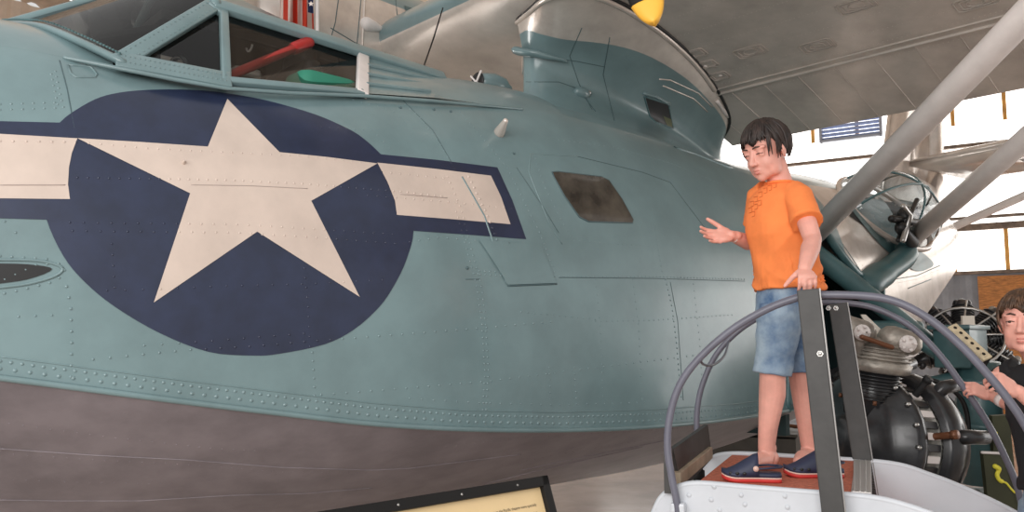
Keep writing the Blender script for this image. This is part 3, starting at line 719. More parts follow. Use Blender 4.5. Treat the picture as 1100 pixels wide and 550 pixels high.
for s in (-1, 1):
    cv, cz, du = nacelle(s)
    if s > 0:
        tipp = at_u(703, 26, .6); d0 = tipp - W(.6, cv, cz); LL = d0.length
    else: d0 = Vector((0, 0, 1)) + NV * .3; LL = 1.75
    for k in range(3): blade(cv, cz, du, Matrix.Rotation(2 * math.pi * k / 3, 3, AX) @ d0, LL)
nac = [o for o in plane.children if o.name.startswith('nacelle')][0]; NACB = bvh_of([nac])
for ln in [[(388, -4), (386, 20), (383, 52)], [(364, -4), (360, 25), (355, 42)], [(425, 0), (428, 30), (432, 55)], [(355, 30), (380, 45), (390, 50)]]: seam(NACB, [ln], SEAMD, plane, .004)
seam(NACB, [[(392, -4), (389, 52)]], CREAM, plane, .01)
hq = hit(NACB, 396, 27)
if hq: bm = BM(); tube(bm, [hq[0] - AX * .02, hq[0] + AX * .05, hq[0] + AX * .14], [.06, .045, .012], 14); link('exhaust_stub', bm, STRUTM, plane)
patch('intake', NACB, [(434, 6), (448, 11), (449, 20), (437, 16)], TEAL_D, plane, .005)
seam(WINGB, [[(476, 8), (466, 40), (455, 72)]], BLACK, plane, .006)

# ---- struts, wheel bay, blister, tail
def strut(name, p, q, r, m, flat=.6):
    bm = BM(); tube(bm, [p, q], r, 20, flat=flat, round_=False, up=Vector((0, 0, 1))); return link(name, bm, m, plane)
sa0, sa1 = at_v(872, 254, 1.38), at_v(1100, 18, 3.05); sb0, sb1 = at_v(975, 261, 1.5), at_v(1100, 151, 2.7)
def to_wing(p, q):
    d = q - p; t = 1.0
    while t < 4:
        x = p + d * t; u = uvz(x)[0]
        if 2.46 < u < 4.7 and x.z > low_z(u): return x
        t += .01
    return p + d * 1.5
strut('lift_strut', sa0, to_wing(sa0, sa1), .088, STRUTM, .8); strut('lift_strut', sb0, to_wing(sb0, sb1), .078, STRUTM, .8)
bm = BM(); hs = lambda x, y, o: hit(SIDE, x, y)[0] + hit(SIDE, x, y)[1] * o if hit(SIDE, x, y) else at_v(x, y, 1.4)
tube(bm, smooth_pts([sb0 + (sb0 - sb1).normalized() * -.04, sb0 + (sb0 - sb1).normalized() * .06, hs(960, 277, .10), hs(945, 292, .05), hs(930, 304, .02)], 4), [.086] * 4 + [.088] * 5 + [.095] * 4 + [.11] * 4, 18, flat=.8); link('strut_root', bm, TEAL_D, plane)
seam(SIDE, [cs([(876, 236), (884, 246), (905, 275), (925, 297), (948, 306), (956, 300)], 4)], TEAL_D, plane, .032, 'bay_lip')
seam(SIDE, [WELL[4:] + WELL[:1]], TEAL_D, plane, .022, 'bay_edge')
bm = BM(); box(bm, W(4.85, .55, 1.6), (2.3, .05, 1.5), RX); box(bm, W(3.72, .98, 1.6), (.05, .9, 1.5), RX); box(bm, W(5.9, .9, 1.6), (.05, .7, 1.2), RX); box(bm, W(4.8, .95, 1.0), (2.2, .8, .05), RX)
for z in (1.3, 1.6, 1.9): box(bm, W(4.8, .6, z), (2.2, .06, .06), RX)
link('wheel_bay', bm, mat('bay_paint', (40, 62, 64), .5, var=.1), plane, False)
g0, g1 = at_v(866, 265, 1.3), at_v(1048, 408, 2.05)
bm = BM(); tube(bm, [g0, g0.lerp(g1, .5), g1], [.075, .07, .065], 16); link('gear_strut', bm, TEAL_D, plane)
bm = BM(); tube(bm, [at(902, 353, 6.0), at(985, 352, 6.2)], .055, 12); tube(bm, [at(975, 358, 6.2), at(1045, 405, 5.9)], .05, 12); tube(bm, [at(905, 430, 6.0), at(1050, 400, 5.9)], .04, 10); link('gear_brace', bm, TEAL_D, plane)
gl = at(1052, 445, 5.85)
bm = BM(); tube(bm, [at(1052, 388, 5.85), gl, at(1056, 520, 5.8)], [.13, .145, .14], 18, round_=False); tube(bm, [at(1054, 452, 5.85), at(1054, 458, 5.85)], .17, 18, round_=False); tube(bm, [at(1052, 405, 5.85), at(1052, 412, 5.85)], .165, 18, round_=False); box(bm, at(1032, 372, 5.95), (.36, .24, .3), RX, .012); box(bm, at(1030, 352, 5.95), (.42, .28, .03), RX, .006); link('gear_leg', bm, TEAL_D, plane)
bm = BM(); wc = at(1140, 480, 5.4); WA1 = (NV * .9 + AX * .3).normalized(); fa, fb = frame_of(WA1)
tube(bm, [wc + (fa * math.cos(t * math.pi / 20) + fb * math.sin(t * math.pi / 20)) * .43 for t in range(40)], .17, 16, closed=True); link('tyre', bm, RUBBER, plane)
bm = BM(); tube(bm, [wc - WA1 * .1, wc + WA1 * .1], .3, 24, round_=False); tube(bm, [wc, wc + WA1 * .14], .1, 16, round_=False); link('wheel_hub', bm, BLACKG, plane)
for pts in ([(965, 405), (1000, 408), (1030, 425), (1040, 455), (1035, 490)], [(965, 410), (995, 415), (1022, 432), (1030, 460), (1028, 500)]):
    bm = BM(); tube(bm, smooth_pts([at(x, y, 5.45) for x, y in pts], 6), .016, 8); link('brake_hose', bm, BLACK, plane)
# observation blister
bpy.context.view_layer.update(); AFTB = SIDE
bc = hit(AFTB, 953, 229)[0]; bn = hit(AFTB, 953, 229)[1]
tz = Vector((0, 0, 1)); tz = (tz - bn * tz.dot(bn)).normalized(); tx = tz.cross(bn).normalized(); tx = tx if tx.dot(AX) > 0 else -tx
def bl(a, h, ra=.74, rh=.40, rz=.40): return bc + tx * ra * math.cos(a) * math.cos(h) + tz * rz * math.sin(a) * math.cos(h) + bn * (rh * math.sin(h) - .03)
bm = BM(); V = [[bm.verts.new(bl(2 * math.pi * k / 36, h)) for k in range(36)] for h in [math.pi / 2 * j / 10 * .999 for j in range(11)]]
for i in range(10):
    for k in range(36): bm.faces.new((V[i][k], V[i][(k + 1) % 36], V[i + 1][(k + 1) % 36], V[i + 1][k]))
link('blister_dome', bm, glass('blister_glazing', (215, 220, 222), .08), plane)
bm = BM(); tube(bm, [bl(2 * math.pi * k / 40, .05) for k in range(40)], .026, 8, closed=True); link('blister_rim', bm, CREAM, plane)
for a in (.15, 1.2, 2.4):
    bm = BM(); tube(bm, [bl(a, h * math.pi / 12) for h in range(1, 6)] + [bl(a + math.pi, h * math.pi / 12) for h in range(6, 0, -1)], .010, 8); link('blister_rib', bm, TEAL_D, plane)
patch('blister_floor', AFTB, [(912, 232), (930, 208), (960, 200), (985, 210), (993, 240), (985, 268), (960, 265)], DARKIN, plane, .004)
patch('teal_panel', AFTB, cs([(905, 214), (925, 207), (945, 213), (958, 230), (966, 252), (1000, 280), (996, 289), (980, 290), (950, 268), (925, 240), (905, 214)], 4)[:-1], TEAL_D, plane, .008)
bm = BM(); tube(bm, [at_v(965, 258, 1.6), at_v(985, 215, 1.6)], .02); tube(bm, [at_v(958, 235, 1.6), at_v(992, 240, 1.6)], .03); tube(bm, [at_v(968, 245, 1.62), at_v(980, 260, 1.62)], .05); ell(bm, at_v(972, 232, 1.6), (.06, .06, .07)); ell(bm, at_v(982, 250, 1.6), (.06, .05, .05)); link('gun_mount', bm, BLACK, plane)
bm = BM(); tube(bm, [at_v(970, 222, 1.66), at_v(978, 232, 1.66), at_v(970, 258, 1.66)], .022); link('ammunition_feed', bm, STEEL, plane)
seam(AFTB, [[(905, 262), (925, 292), (928, 297)], [(960, 300), (985, 296), (1010, 285)], [(940, 325), (950, 312)], [(975, 310), (1000, 300)]], SEAMD, plane, .004)
rivets(AFTB, [[(905, 255), (925, 283), (935, 298)], [(958, 305), (985, 300), (1012, 288)], [(950, 330), (985, 320)]], CREAM, plane, .05, .004)
bm = BM(); box(bm, at_v(886, 211, .75), (.16, .1, .1), RX, .03); link('hatch_stop', bm, RUBBER, plane)
# tail: fin and stabiliser
def slab(name, prof, m, th, nrm):
    """airfoil-like slab: outline thickened, with thinned edges"""
    bm = BM(); c = sum(prof, Vector()) / len(prof)
    rings = []
    for f, t in ((1.0, .05), (.94, .5), (.8, .85), (.5, 1.), (.5, -1.), (.8, -.85), (.94, -.5), (1.0, -.05)): rings.append([c + (p - c) * f + nrm * th * t for p in prof])
    loft(bm, rings); return link(name, bm, m, plane)
fin = [W(8.6, 0, 3.05), W(8.95, 0, 3.9), W(9.3, 0, 4.8), W(9.8, 0, 5.4), W(10.4, 0, 5.5), W(10.7, 0, 4.6), W(10.6, 0, 3.4), W(10.3, 0, 2.8)]
slab('tail_fin', fin, CREAM, .14, NV)
sz = at_v(975, 176, .1); u0, _, z0 = uvz(sz)
stab = [W(u0, .05, z0), W(u0 - .25, 1.2, z0), W(u0 - .1, 4.2, z0), W(u0 + .3, 4.7, z0), W(u0 + 1.0, 4.7, z0), W(u0 + 1.35, .2, z0)]
slab('stabiliser', stab, WINGM, .11, Vector((0, 0, 1)))
bm = BM(); tube(bm, [at_v(940, 150, .0), at_v(1100, 95 + 0, 3.2)], .05, 10); 
bm.free()
bm = BM(); tube(bm, [W(u0 + .6, .3, 2.9), W(u0 + .5, 2.6, z0)], .05, 10); link('tail_brace', bm, STRUTM, plane)

# ---- flag on a short staff over the cockpit roof
fl = empty('flag', at(340, 30, 5.4), 'red and white striped flag with a blue star canton hanging above the cockpit', 'flag')
def flagpt(a, b):   # a across, b down
    x = 302 + 33 * a + 4 * b * (a - .4); y = -70 + 112 * b - 10 * a * b * 0 + 10 * (a - .5) ** 2
    return at(x, y, 5.45 + .09 * math.sin(a * 13 + b * 1.5) * (.35 + .65 * b))
bm = BM(); NAx, NBx = 42, 30; V = [[bm.verts.new(flagpt(i / NAx, j / NBx)) for j in range(NBx + 1)] for i in range(NAx + 1)]
for i in range(NAx):
    for j in range(NBx):
        f = bm.faces.new((V[i][j], V[i + 1][j], V[i + 1][j + 1], V[i][j + 1])); f.material_index = int((i + 2) / 6) % 2
        if i > 34 and j < 22: f.material_index = 2
r_ = bmesh.ops.solidify(bm, geom=bm.faces[:], thickness=.004)
o = link('cloth', bm, [mat('flag_white', (236, 222, 214), .8), mat('flag_red', (222, 74, 48), .8), mat('flag_blue', (52, 70, 128), .8)], fl)
for (sx, sy) in ((334, 4), (333, -8), (334, -20)):
    bm = BM(); c = at(sx, sy, 5.28); pts = [c + (RT * math.sin(k * math.pi / 5) + UP * math.cos(k * math.pi / 5)) * (.018 if k % 2 == 0 else .008) for k in range(10)]; prism(bm, pts, FW * .003); link('star', bm, o.data.materials[0], fl, False)
bm = BM(); tube(bm, [at(297, -70, 5.5), at(344, -72, 5.5)], .012, 8); tube(bm, [at(340, -72, 5.5), at(341, 60, 5.5)], .014, 8); link('staff', bm, STRUTM, fl)
# ------------------------------------------------------------------ viewing stand
SA = math.radians(23); WD = Vector((math.sin(SA), math.cos(SA), 0)); AD = Vector((math.cos(SA), -math.sin(SA), 0)); ZZ = Vector((0, 0, 1))
RS = Matrix((AD, WD, ZZ)).transposed()
PZ = .95
FL = at_z(748, 519, PZ); FL.z = 0
def S(a, w, z): return FL + AD * a + WD * w + Vector((0, 0, z))
def aw(p): q = Vector(p) - FL; return q.dot(AD), q.dot(WD), q.z
AR = aw(at_z(934, 533, PZ))[0]; WB = aw(at_z(956, 497, PZ))[1]
def pw(x, y, w): return on_plane(x, y, FL + WD * w, WD)
stand = empty('viewing_stand', S(.5, WB / 2, 0), 'white-sided viewing steps with red carpet top and grey bent pipe rails', 'steps')
CARP = mat('red_carpet', (188, 108, 84), .95, var=.12, vscale=60, bump=.3, bscale=200)
SWHITE = mat('white_sheet_metal', (208, 212, 218), .4, var=.03, vscale=3, bump=.04, bscale=6)
PIPE = mat('grey_pipe_paint', (104, 104, 116), .35, var=.05)
NOSE = mat('aluminium_nosing', (196, 192, 188), .35, metal=.35)
POSTM = mat('dark_grey_post_paint', (62, 61, 60), .5, var=.08, vscale=14)
bm = BM(); box(bm, S(AR / 2, WB / 2, PZ - .02), (AR, WB, .04), RS, .004); link('platform', bm, CARP, stand, False)
for k in range(4):
    z1 = PZ - .22 * k; z0 = z1 - .22; a = AR + .27 * k
    bm = BM(); box(bm, S(a - .01, WB / 2, (z0 + z1) / 2 - .021), (.02, WB, .22), RS); link('riser', bm, CARP, stand, False)
    if k < 3:
        bm = BM(); box(bm, S(a + .135, WB / 2, z0 - .02), (.27, WB, .04), RS, .004); link('tread', bm, CARP, stand, False)
    bm = BM(); box(bm, S(a - .027, WB / 2, z1 + .003), (.06, WB, .006), RS, .002); box(bm, S(a + .003, WB / 2, z1 - .02), (.006, WB, .05), RS, .002)
    for q in range(3): tube(bm, [S(a - .048 + .018 * q, .01, z1 + .006), S(a - .06 + .022 * q, WB - .01, z1 + .006)], .003, 6)
    link('nosing', bm, NOSE, stand, False)
def side_panel(prof, w, th):
    pts = smooth_pts([pw(x, y, w) for x, y in prof], 6)
    pts = [pts[0] * 1] + pts; 
    pts[0] = Vector((pts[0].x, pts[0].y, .02)); e = pts[-1]; pts.append(Vector((e.x, e.y, .02)))
    bm = BM(); prism(bm, pts, WD * th); o = link('side_panel', bm, SWHITE, stand, False)
    bm = BM(); tube(bm, [p + WD * th * .5 for p in pts[1:-1]], .012, 8); link('panel_edge', bm, SWHITE, o)
    return o
fp = side_panel([(699, 560), (703, 548), (711, 534), (725, 525), (748, 520), (800, 524), (860, 529), (934, 535), (980, 546), (1020, 562), (1070, 590), (1120, 630)], -.025, .02)
side_panel([(757, 503), (764, 494), (774, 489), (800, 488), (870, 492), (955, 498), (1000, 511), (1045, 529), (1090, 551), (1140, 580), (1200, 625)], WB + .005, .02)
bm = BM()
for x, y in ((767, 523), (764, 537), (773, 548), (796, 532), (800, 542), (843, 533), (846, 545), (740, 532), (905, 540)):
    dome(bm, pw(x, y, -.027), -WD, .009)
tag(link('rivet', bm, SWHITE, fp), kind='stuff')
rf = [(729, 600), (728, 548), (722, 515), (717, 480), (720, 445), (731, 412), (752, 384), (785, 355), (820, 334), (850, 322), (875, 317), (930, 318), (965, 325), (1000, 344), (1035, 374), (1066, 408), (1085, 432), (1102, 458), (1130, 510), (1150, 570)]
rb = [(752, 500), (749, 470), (749, 440), (755, 412), (770, 380), (795, 354), (825, 336), (850, 328), (880, 325), (915, 326), (945, 333), (980, 352), (1010, 382), (1035, 416), (1055, 445), (1072, 475), (1090, 515), (1098, 545), (1105, 590)]
RF = smooth_pts([pw(x, y, -.06) for x, y in rf], 5); RB = smooth_pts([pw(x, y, WB + .05) for x, y in rb], 5)
bm = BM(); tube(bm, RF, .0135, 12); link('handrail', bm, PIPE, stand)
bm = BM(); tube(bm, RB, .0135, 12); link('handrail', bm, PIPE, stand)
def post(x0, y0, x1, y1, w, wid, bolts=()):
    p, q = pw(x0, y0, w), pw(x1, y1, w); d = (q - p).normalized(); q = p + d * ((p.z - .02) / -d.z); s = d.cross(WD).normalized()
    M = Matrix((s, WD, d)).transposed(); bm = BM(); box(bm, (p + q) / 2, (wid, .03, (q - p).length), M, .004); o = link('post', bm, POSTM, stand, False)
    if s.x < 0: s = -s
    bm = BM(); box(bm, (p + q) / 2 + s * (wid / 2 + .002), (.004, .032, (q - p).length), M); link('edge_strip', bm, mat('galvanised_edge', (150, 148, 146), .4, metal=.4), o, False)
    for x, y in bolts:
        bm = BM(); c = pw(x, y, w - .016); tube(bm, [c, c - WD * .006], .011, 6, round_=False); dome(bm, c - WD * .006, -WD, .008); link('bolt', bm, STEEL, o, False)
    return o
post(868, 311, 895, 549, -.09, .072, ((881, 380),)); post(900, 326, 926, 492, WB + .02, .078, ((890, 331), (898, 331)))
# end board between the rails
bm = BM(); pts = [on_plane(x, y, FL - AD * .10, AD) for x, y in ((718, 482), (756, 456), (761, 492), (728, 527))]; prism(bm, pts, AD * .018); eb = link('end_board', bm, POSTM, stand, False)
bm = BM(); p, q = on_plane(727, 515, FL - AD * .08, AD), on_plane(762, 486, FL - AD * .08, AD); d = (q - p).normalized(); box(bm, (p + q) / 2, ((q - p).length, .03, .05), Matrix((d, d.cross(ZZ) * -1, ZZ)).transposed(), .004); link('batten', bm, mat('pale_timber', (176, 158, 136), .6, var=.1), eb, False)
bm = BM(); p, q = pw(715, 480, -.03), pw(721, 529, -.03); box(bm, (p + q) / 2, (.022, .05, (p - q).length), RS); link('end_post', bm, POSTM, stand, False)
bm = BM(); tube(bm, smooth_pts([pw(752, 383, -.06), at(755, 391, 3.1), at(766, 392, 3.3), at(778, 382, 3.55), pw(783, 366, WB + .05)], 5), .005, 8); link('safety_chain', bm, PIPE, stand)
bm = BM(); c = pw(729, 545, -.045); box(bm, c, (.05, .05, .035), RS, .008); link('clamp', bm, SWHITE, stand, False)

# ------------------------------------------------------------------ people
SKIN = mat('skin', (228, 166, 150), .5, var=.05, vscale=9); SKIN.node_tree.nodes['Principled BSDF'].inputs['Subsurface Weight'].default_value = .08
SKIN.node_tree.nodes['Principled BSDF'].inputs['Subsurface Radius'].default_value = (.02, .008, .005)
HAIR = mat('dark_brown_hair', (44, 33, 29), .5, var=.35, vscale=40); HAIR2 = mat('brown_hair', (80, 58, 42), .5, var=.3, vscale=40)
LIP = mat('lips', (206, 128, 116), .45); EYEW = mat('eye_white', (225, 220, 215), .3); IRIS = mat('iris', (60, 44, 34), .2); BROW = mat('brow_hair', (70, 50, 40), .7)
ORANGE = mat('orange_cotton', (246, 136, 72), .85, var=.04, vscale=8, bump=.05, bscale=60)
DENIM = mat('faded_denim', (56, 90, 130), .85, vscale=5.5, rgb2=(160, 178, 192), bump=.15, bscale=120)
BLACKC = mat('black_cotton', (30, 30, 33), .9)
CLOG = mat('navy_foam', (44, 50, 74), .55, bump=.05, bscale=60); CLOGR = mat('red_sole', (206, 60, 56), .6); CLOGW = mat('pale_welt', (226, 190, 176), .6); BANDM = mat('white_paper_band', (236, 226, 222), .6)

def hand_shapes(bm, wr, X, N, Sd, sc=.88, curl=(.25, .35, .3), spread=.06, thumb=(.6, .75, .2), tcurl=.3):
    """palm plus five separate fingers; X to the fingers, N where the palm faces, Sd to the thumb side"""
    X = X.normalized(); N = (N - X * N.dot(X)).normalized(); Sd = (Sd - X * Sd.dot(X) - N * Sd.dot(N)).normalized()
    R = Matrix((X, Sd, N)).transposed(); P = lambda a, b, c: wr + (X * a + Sd * b + N * c) * sc
    ell(bm, P(.038, 0, 0), (.048 * sc, .037 * sc, .0135 * sc), R); ell(bm, P(.062, 0, -.001), (.026 * sc, .040 * sc, .012 * sc), R); ell(bm, P(.028, .024, .006), (.032 * sc, .017 * sc, .013 * sc), R)
    ell(bm, P(.03, -.022, .005), (.032 * sc, .014 * sc, .012 * sc), R); tube(bm, [P(-.03, 0, 0), P(.02, 0, 0)], [.021 * sc, .021 * sc], 12, flat=.75, up=N)
    for i, (b, L, r) in enumerate(((.030, .064, .0088), (.0105, .072, .0092), (-.0095, .067, .0088), (-.0285, .052, .0078))):
        a0 = Vector((.074 - abs(b - .008) * .15, b, 0)); sp = spread * (b / .02); ang = 0.; pts = [P(a0.x - .02, b * .9, 0), P(*a0)]; q = a0.copy(); rr = [r * sc, r * sc]
        for j, f in enumerate((.45, .31, .24)):
            ang += curl[j]; q = q + Vector((math.cos(ang) * math.cos(sp), math.sin(sp) * math.cos(ang), math.sin(ang))) * L * f; pts.append(P(*q)); rr.append((r - .0007 * (j + 1)) * sc)
        tube(bm, pts, rr, 10)
    t0 = Vector((.018, .026, .004)); d = Vector((thumb[0], thumb[1], thumb[2])).normalized(); t1 = t0 + d * .036; d2 = (d + Vector((tcurl, -tcurl * .2, .0))).normalized(); t2 = t1 + d2 * .03; t3 = t2 + d2 * .022
    tube(bm, [P(*t0), P(*t1), P(*t2), P(*t3)], [.0125 * sc, .0105 * sc, .0098 * sc, .0078 * sc], 10)

def head_shapes(bm, c, R, sc=1.):
    P = lambda x, y, z: c + R @ Vector((x, y, z)) * sc
    E = lambda p, r, rot=None: ell(bm, P(*p), [k * sc for k in r], R if rot is None else R @ rot, 24, 16)
    E((-.014, 0, .028), (.091, .073, .082)); E((.022, 0, -.022), (.062, .060, .080)); E((.03, 0, -.055), (.052, .048, .045)); E((.058, 0, -.088), (.020, .022, .017))
    for s in (1, -1):
        E((.040, .034 * s, -.034), (.034, .026, .034)); E((.026, .040 * s, -.058), (.034, .021, .036)); E((.046, .020 * s, -.074), (.026, .020, .022))
        E((.066, .030 * s, .026), (.017, .026, .009)); E((.0665, .031 * s, .013), (.0145, .0165, .0085)); E((.067, .031 * s, -.004), (.012, .016, .006))
        E((-.006, .073 * s, -.008), (.020, .007, .031), Euler((0, .2, .35 * s)).to_matrix()); E((-.010, .078 * s, -.002), (.016, .005, .023), Euler((0, .2, .5 * s)).to_matrix())
        E((.0885, .0105 * s, -.032), (.0105, .0085, .0075))
    tube(bm, [P(.075, 0, .018), P(.086, 0, -.008), P(.098, 0, -.028)], [.009 * sc, .009 * sc, .0115 * sc], 10)
    tube(bm, [P(.062, -.022, -.058), P(.080, -.009, -.0555), P(.083, 0, -.0565), P(.080, .009, -.0555), P(.062, .022, -.058)], [.004 * sc, .0058 * sc, .0056 * sc, .0058 * sc, .004 * sc], 8)
    tube(bm, [P(.062, -.02, -.060), P(.079, -.008, -.0665), P(.081, 0, -.067), P(.079, .008, -.0665), P(.062, .02, -.060)], [.004 * sc, .0062 * sc, .0066 * sc, .0062 * sc, .004 * sc], 8)

def basis(fw, up=Vector((0, 0, 1))):
    X = fw.normalized(); Y = up.cross(X).normalized(); return Matrix((X, Y, X.cross(Y))).transposed()

def person(root, J, face, bodyf, shirt_m, short_m, hair_m, hands, sc=1., lid=0., gaze=None, tilt=None, hairseed=1, bare=True):
    """J: joints; face: facing vector of the head; bodyf: facing of the trunk"""
    bf = Vector(bodyf).normalized(); lat = ZZ.cross(bf).normalized()        # lat points to the figure's left
    R = basis(Vector(face), tilt or ZZ); hc = J['head']; P = lambda x, y, z: hc + R @ Vector((x, y, z)) * sc
    bm = BM(); head_shapes(bm, hc, R, sc)
    if lid:
        for s in (1, -1): ell(bm, P(.0672, .031 * s, .0045 + .0095 * (1 - lid)), [.0142 * sc, .0152 * sc, .0125 * sc], R)
    tube(bm, [P(-.022, 0, -.04), J['neck'] + ZZ * .015, J['neck'] - ZZ * .05], [.047 * sc, .046 * sc, .056 * sc], 16)
    ch, pe = J['chest'], J['pelvis']
    def ring(c, a, b): return [c + lat * a * math.cos(2 * math.pi * k / 24) + bf * b * math.sin(2 * math.pi * k / 24) for k in range(24)]
    loft(bm, [ring(J['neck'] - ZZ * .005, .05 * sc, .045 * sc), ring(J['neck'] - ZZ * .035, .105 * sc, .062 * sc), ring(ch + ZZ * .05, .128 * sc, .085 * sc), ring(ch - ZZ * .05, .122 * sc, .088 * sc), ring(ch.lerp(pe, .6), .108 * sc, .082 * sc), ring(pe + ZZ * .03, .100 * sc, .076 * sc), ring(pe - ZZ * .06, .095 * sc, .074 * sc)])
    for s in 'LR':
        sh, el, wr = J['sh' + s], J['el' + s], J['wr' + s]
        tube(bm, [sh, sh.lerp(el, .45), el, el.lerp(wr, .3), el.lerp(wr, .75), wr], [k * sc for k in (.044, .037, .032, .034, .026, .0215)], 14)
        hp, kn, an = J['hip' + s] - ZZ * .02 + (J['kn' + s] * 0), J['kn' + s], J['an' + s]; back = -bf * .012
        tube(bm, [hp, hp.lerp(kn, .5), kn, kn.lerp(an, .3) + back, kn.lerp(an, .7), an], [k * sc for k in (.050, .054, .048, .050, .037, .031)], 16)
        ell(bm, an - bf * .022 - ZZ * .035, (.036 * sc,) * 3); ell(bm, an - bf * .012 + ZZ * .005, (.033 * sc,) * 3)
        t = J['to' + s]; tube(bm, [an - ZZ * .02, an - ZZ * .035 + (t - an) * .1, t * .7 + an * .3 - ZZ * .005, t], [k * sc for k in (.034, .034, .030, .024)], 12, flat=1.)
        h = hands[s]; hand_shapes(bm, wr, *h[:3], **(h[3] if len(h) > 3 else {}))
    body = remeshed('body', bm, SKIN, root, .0037, 3, .5)
    # soften cheeks and jaw
    bs = BM(); bs.from_mesh(body.data); Rt = R.transposed(); sel = []
    for v in bs.verts:
        if (v.co - hc).length < .15 * sc:
            q = Rt @ (v.co - hc) / sc
            if -.12 < q.z < -.012 and q.x > -.01 and not (abs(q.y) < .021 and -.078 < q.z and q.x > .07): sel.append(v)
    for _ in range(14): bmesh.ops.smooth_vert(bs, verts=sel, factor=.5, use_axis_x=True, use_axis_y=True, use_axis_z=True)
    bs.to_mesh(body.data); bs.free()
    # eyes, lips, brows
    gz = Vector(gaze) if gaze else Vector(face)
    for s in (1, -1):
        bm = BM(); ec = P(.0645, .031 * s, .0045); ell(bm, ec, [.0135 * sc] * 3, R); eo = link('eye', bm, EYEW, body)
        gd = (R @ Vector((1, -.12 * s * 0, 0)) * .8 + gz.normalized() * .35).normalized(); bm = BM(); ell(bm, ec + gd * .0095 * sc, [.0064 * sc] * 3); link('iris', bm, IRIS, eo)
        bm = BM(); tube(bm, [P(.0855, .014 * s, .0275), P(.086, .028 * s, .032), P(.074, .046 * s, .027)], [.0028 * sc, .0034 * sc, .0022 * sc], 8); link('eyebrow', bm, BROW, body)
        bm = BM(); tube(bm, [P(.0795, .019 * s, .004), P(.0825, .031 * s, .0065), P(.0735, .044 * s, .004)], .0016 * sc, 6); link('eyelash', bm, BROW, body)
    bm = BM(); tube(bm, [P(.068, -.021, -.0595), P(.0835, -.009, -.0565), P(.0865, 0, -.0575), P(.0835, .009, -.0565), P(.068, .021, -.0595)], [.0018 * sc, .0034 * sc, .0032 * sc, .0034 * sc, .0018 * sc], 8)
    tube(bm, [P(.068, -.019, -.0605), P(.083, -.008, -.0665), P(.085, 0, -.0675), P(.083, .008, -.0665), P(.068, .019, -.0605)], [.0018 * sc, .0036 * sc, .0040 * sc, .0036 * sc, .0018 * sc], 8); link('lips', bm, LIP, body)
    # hair: cap plus locks
    rnd = random.Random(hairseed); bm = BM()
    n1, n2 = 48, 26; V = []
    def hr(th, ph):   # th 0 crown .. pi, ph 0 = front
        lim = 1.28 + .10 * math.sin(ph * 5 + 1) + .06 * math.sin(ph * 11)          # front hairline angle
        if abs(ph) > 1.05: lim = 1.28 + (min(abs(ph), 1.75) - 1.05) * 1.0
        if abs(ph) > 1.75: lim = 2.0 + (min(abs(ph), 2.4) - 1.75) * .35
        k = 1.0 if th < lim else max(.0, 1 - (th - lim) * 7)
        d = Vector((math.sin(th) * math.cos(ph), math.sin(th) * math.sin(ph), math.cos(th)))
        r = 1.14 + .03 * math.sin(ph * 17 + th * 3) * math.sin(th) + .015 * math.sin(ph * 31)
        r = .8 + (r - .8) * k
        return Vector((-.014 + .091 * d.x * r, .074 * d.y * r, .026 + .086 * d.z * r))
    for j in range(n2 + 1):
        th = math.pi * .86 * j / n2; V.append([bm.verts.new(P(*hr(max(th, .001), -math.pi + 2 * math.pi * k / n1))) for k in range(n1)])
    for j in range(n2):
        for k in range(n1): bm.faces.new((V[j][k], V[j][(k + 1) % n1], V[j + 1][(k + 1) % n1], V[j + 1][k]))
    bmesh.ops.remove_doubles(bm, verts=bm.verts[:], dist=.0002)
    for q in range(170):
        ph = rnd.uniform(-math.pi, math.pi); 
        front = abs(ph) < 1.0; side = 1.0 <= abs(ph) < 1.75
        th0 = rnd.uniform(.1, .9); th1 = (1.30 + rnd.uniform(-.12, .10)) if front else (1.85 + rnd.uniform(-.1, .35) if side else 2.15 + rnd.uniform(-.15, .2))
        pts = []; rr = []
        for k in range(6):
            t = k / 5; th = th0 + (th1 - th0) * t; p2 = ph + .25 * t * math.sin(q) ; d = Vector((math.sin(th) * math.cos(p2), math.sin(th) * math.sin(p2), math.cos(th))); r = 1.14 + .02 * math.sin(q * 3.1) + (.03 * t if not front else .02)
            pts.append(P(-.014 + .091 * d.x * r, .074 * d.y * r, .026 + .086 * d.z * r)); rr.append((.0058 * (1 - .75 * t ** 2)) * sc)
        tube(bm, pts, rr, 6)
    link('hair', bm, hair_m, body)
    # shirt
    bm = BM(); nk = J['neck']; bl = J['hem'] if 'hem' in J else pe - ZZ * .02
    def wr_ring(c, a, b, seed, amp=.004): return [c + lat * (a + amp * math.sin(5 * 2 * math.pi * k / 36 + seed)) * math.cos(2 * math.pi * k / 36) + bf * (b + amp * math.sin(7 * 2 * math.pi * k / 36 + seed * 2)) * math.sin(2 * math.pi * k / 36) for k in range(36)]
    mid = ch.lerp(bl, .5)
    loft(bm, [wr_ring(nk + ZZ * .004, .060 * sc, .055 * sc, 0, 0), wr_ring(nk - ZZ * .022, .100 * sc, .072 * sc, 0, 0), wr_ring(nk - ZZ * .05, .128 * sc, .088 * sc, 0, .001), wr_ring(ch + ZZ * .01, .140 * sc, .102 * sc, 1, .002), wr_ring(ch - ZZ * .06, .136 * sc, .104 * sc, 1.6, .003), wr_ring(mid, .132 * sc, .104 * sc, 2.4, .005), wr_ring(mid.lerp(bl, .55), .134 * sc, .108 * sc, 3.3, .006), wr_ring(bl, .140 * sc, .112 * sc, 4.1, .007)])
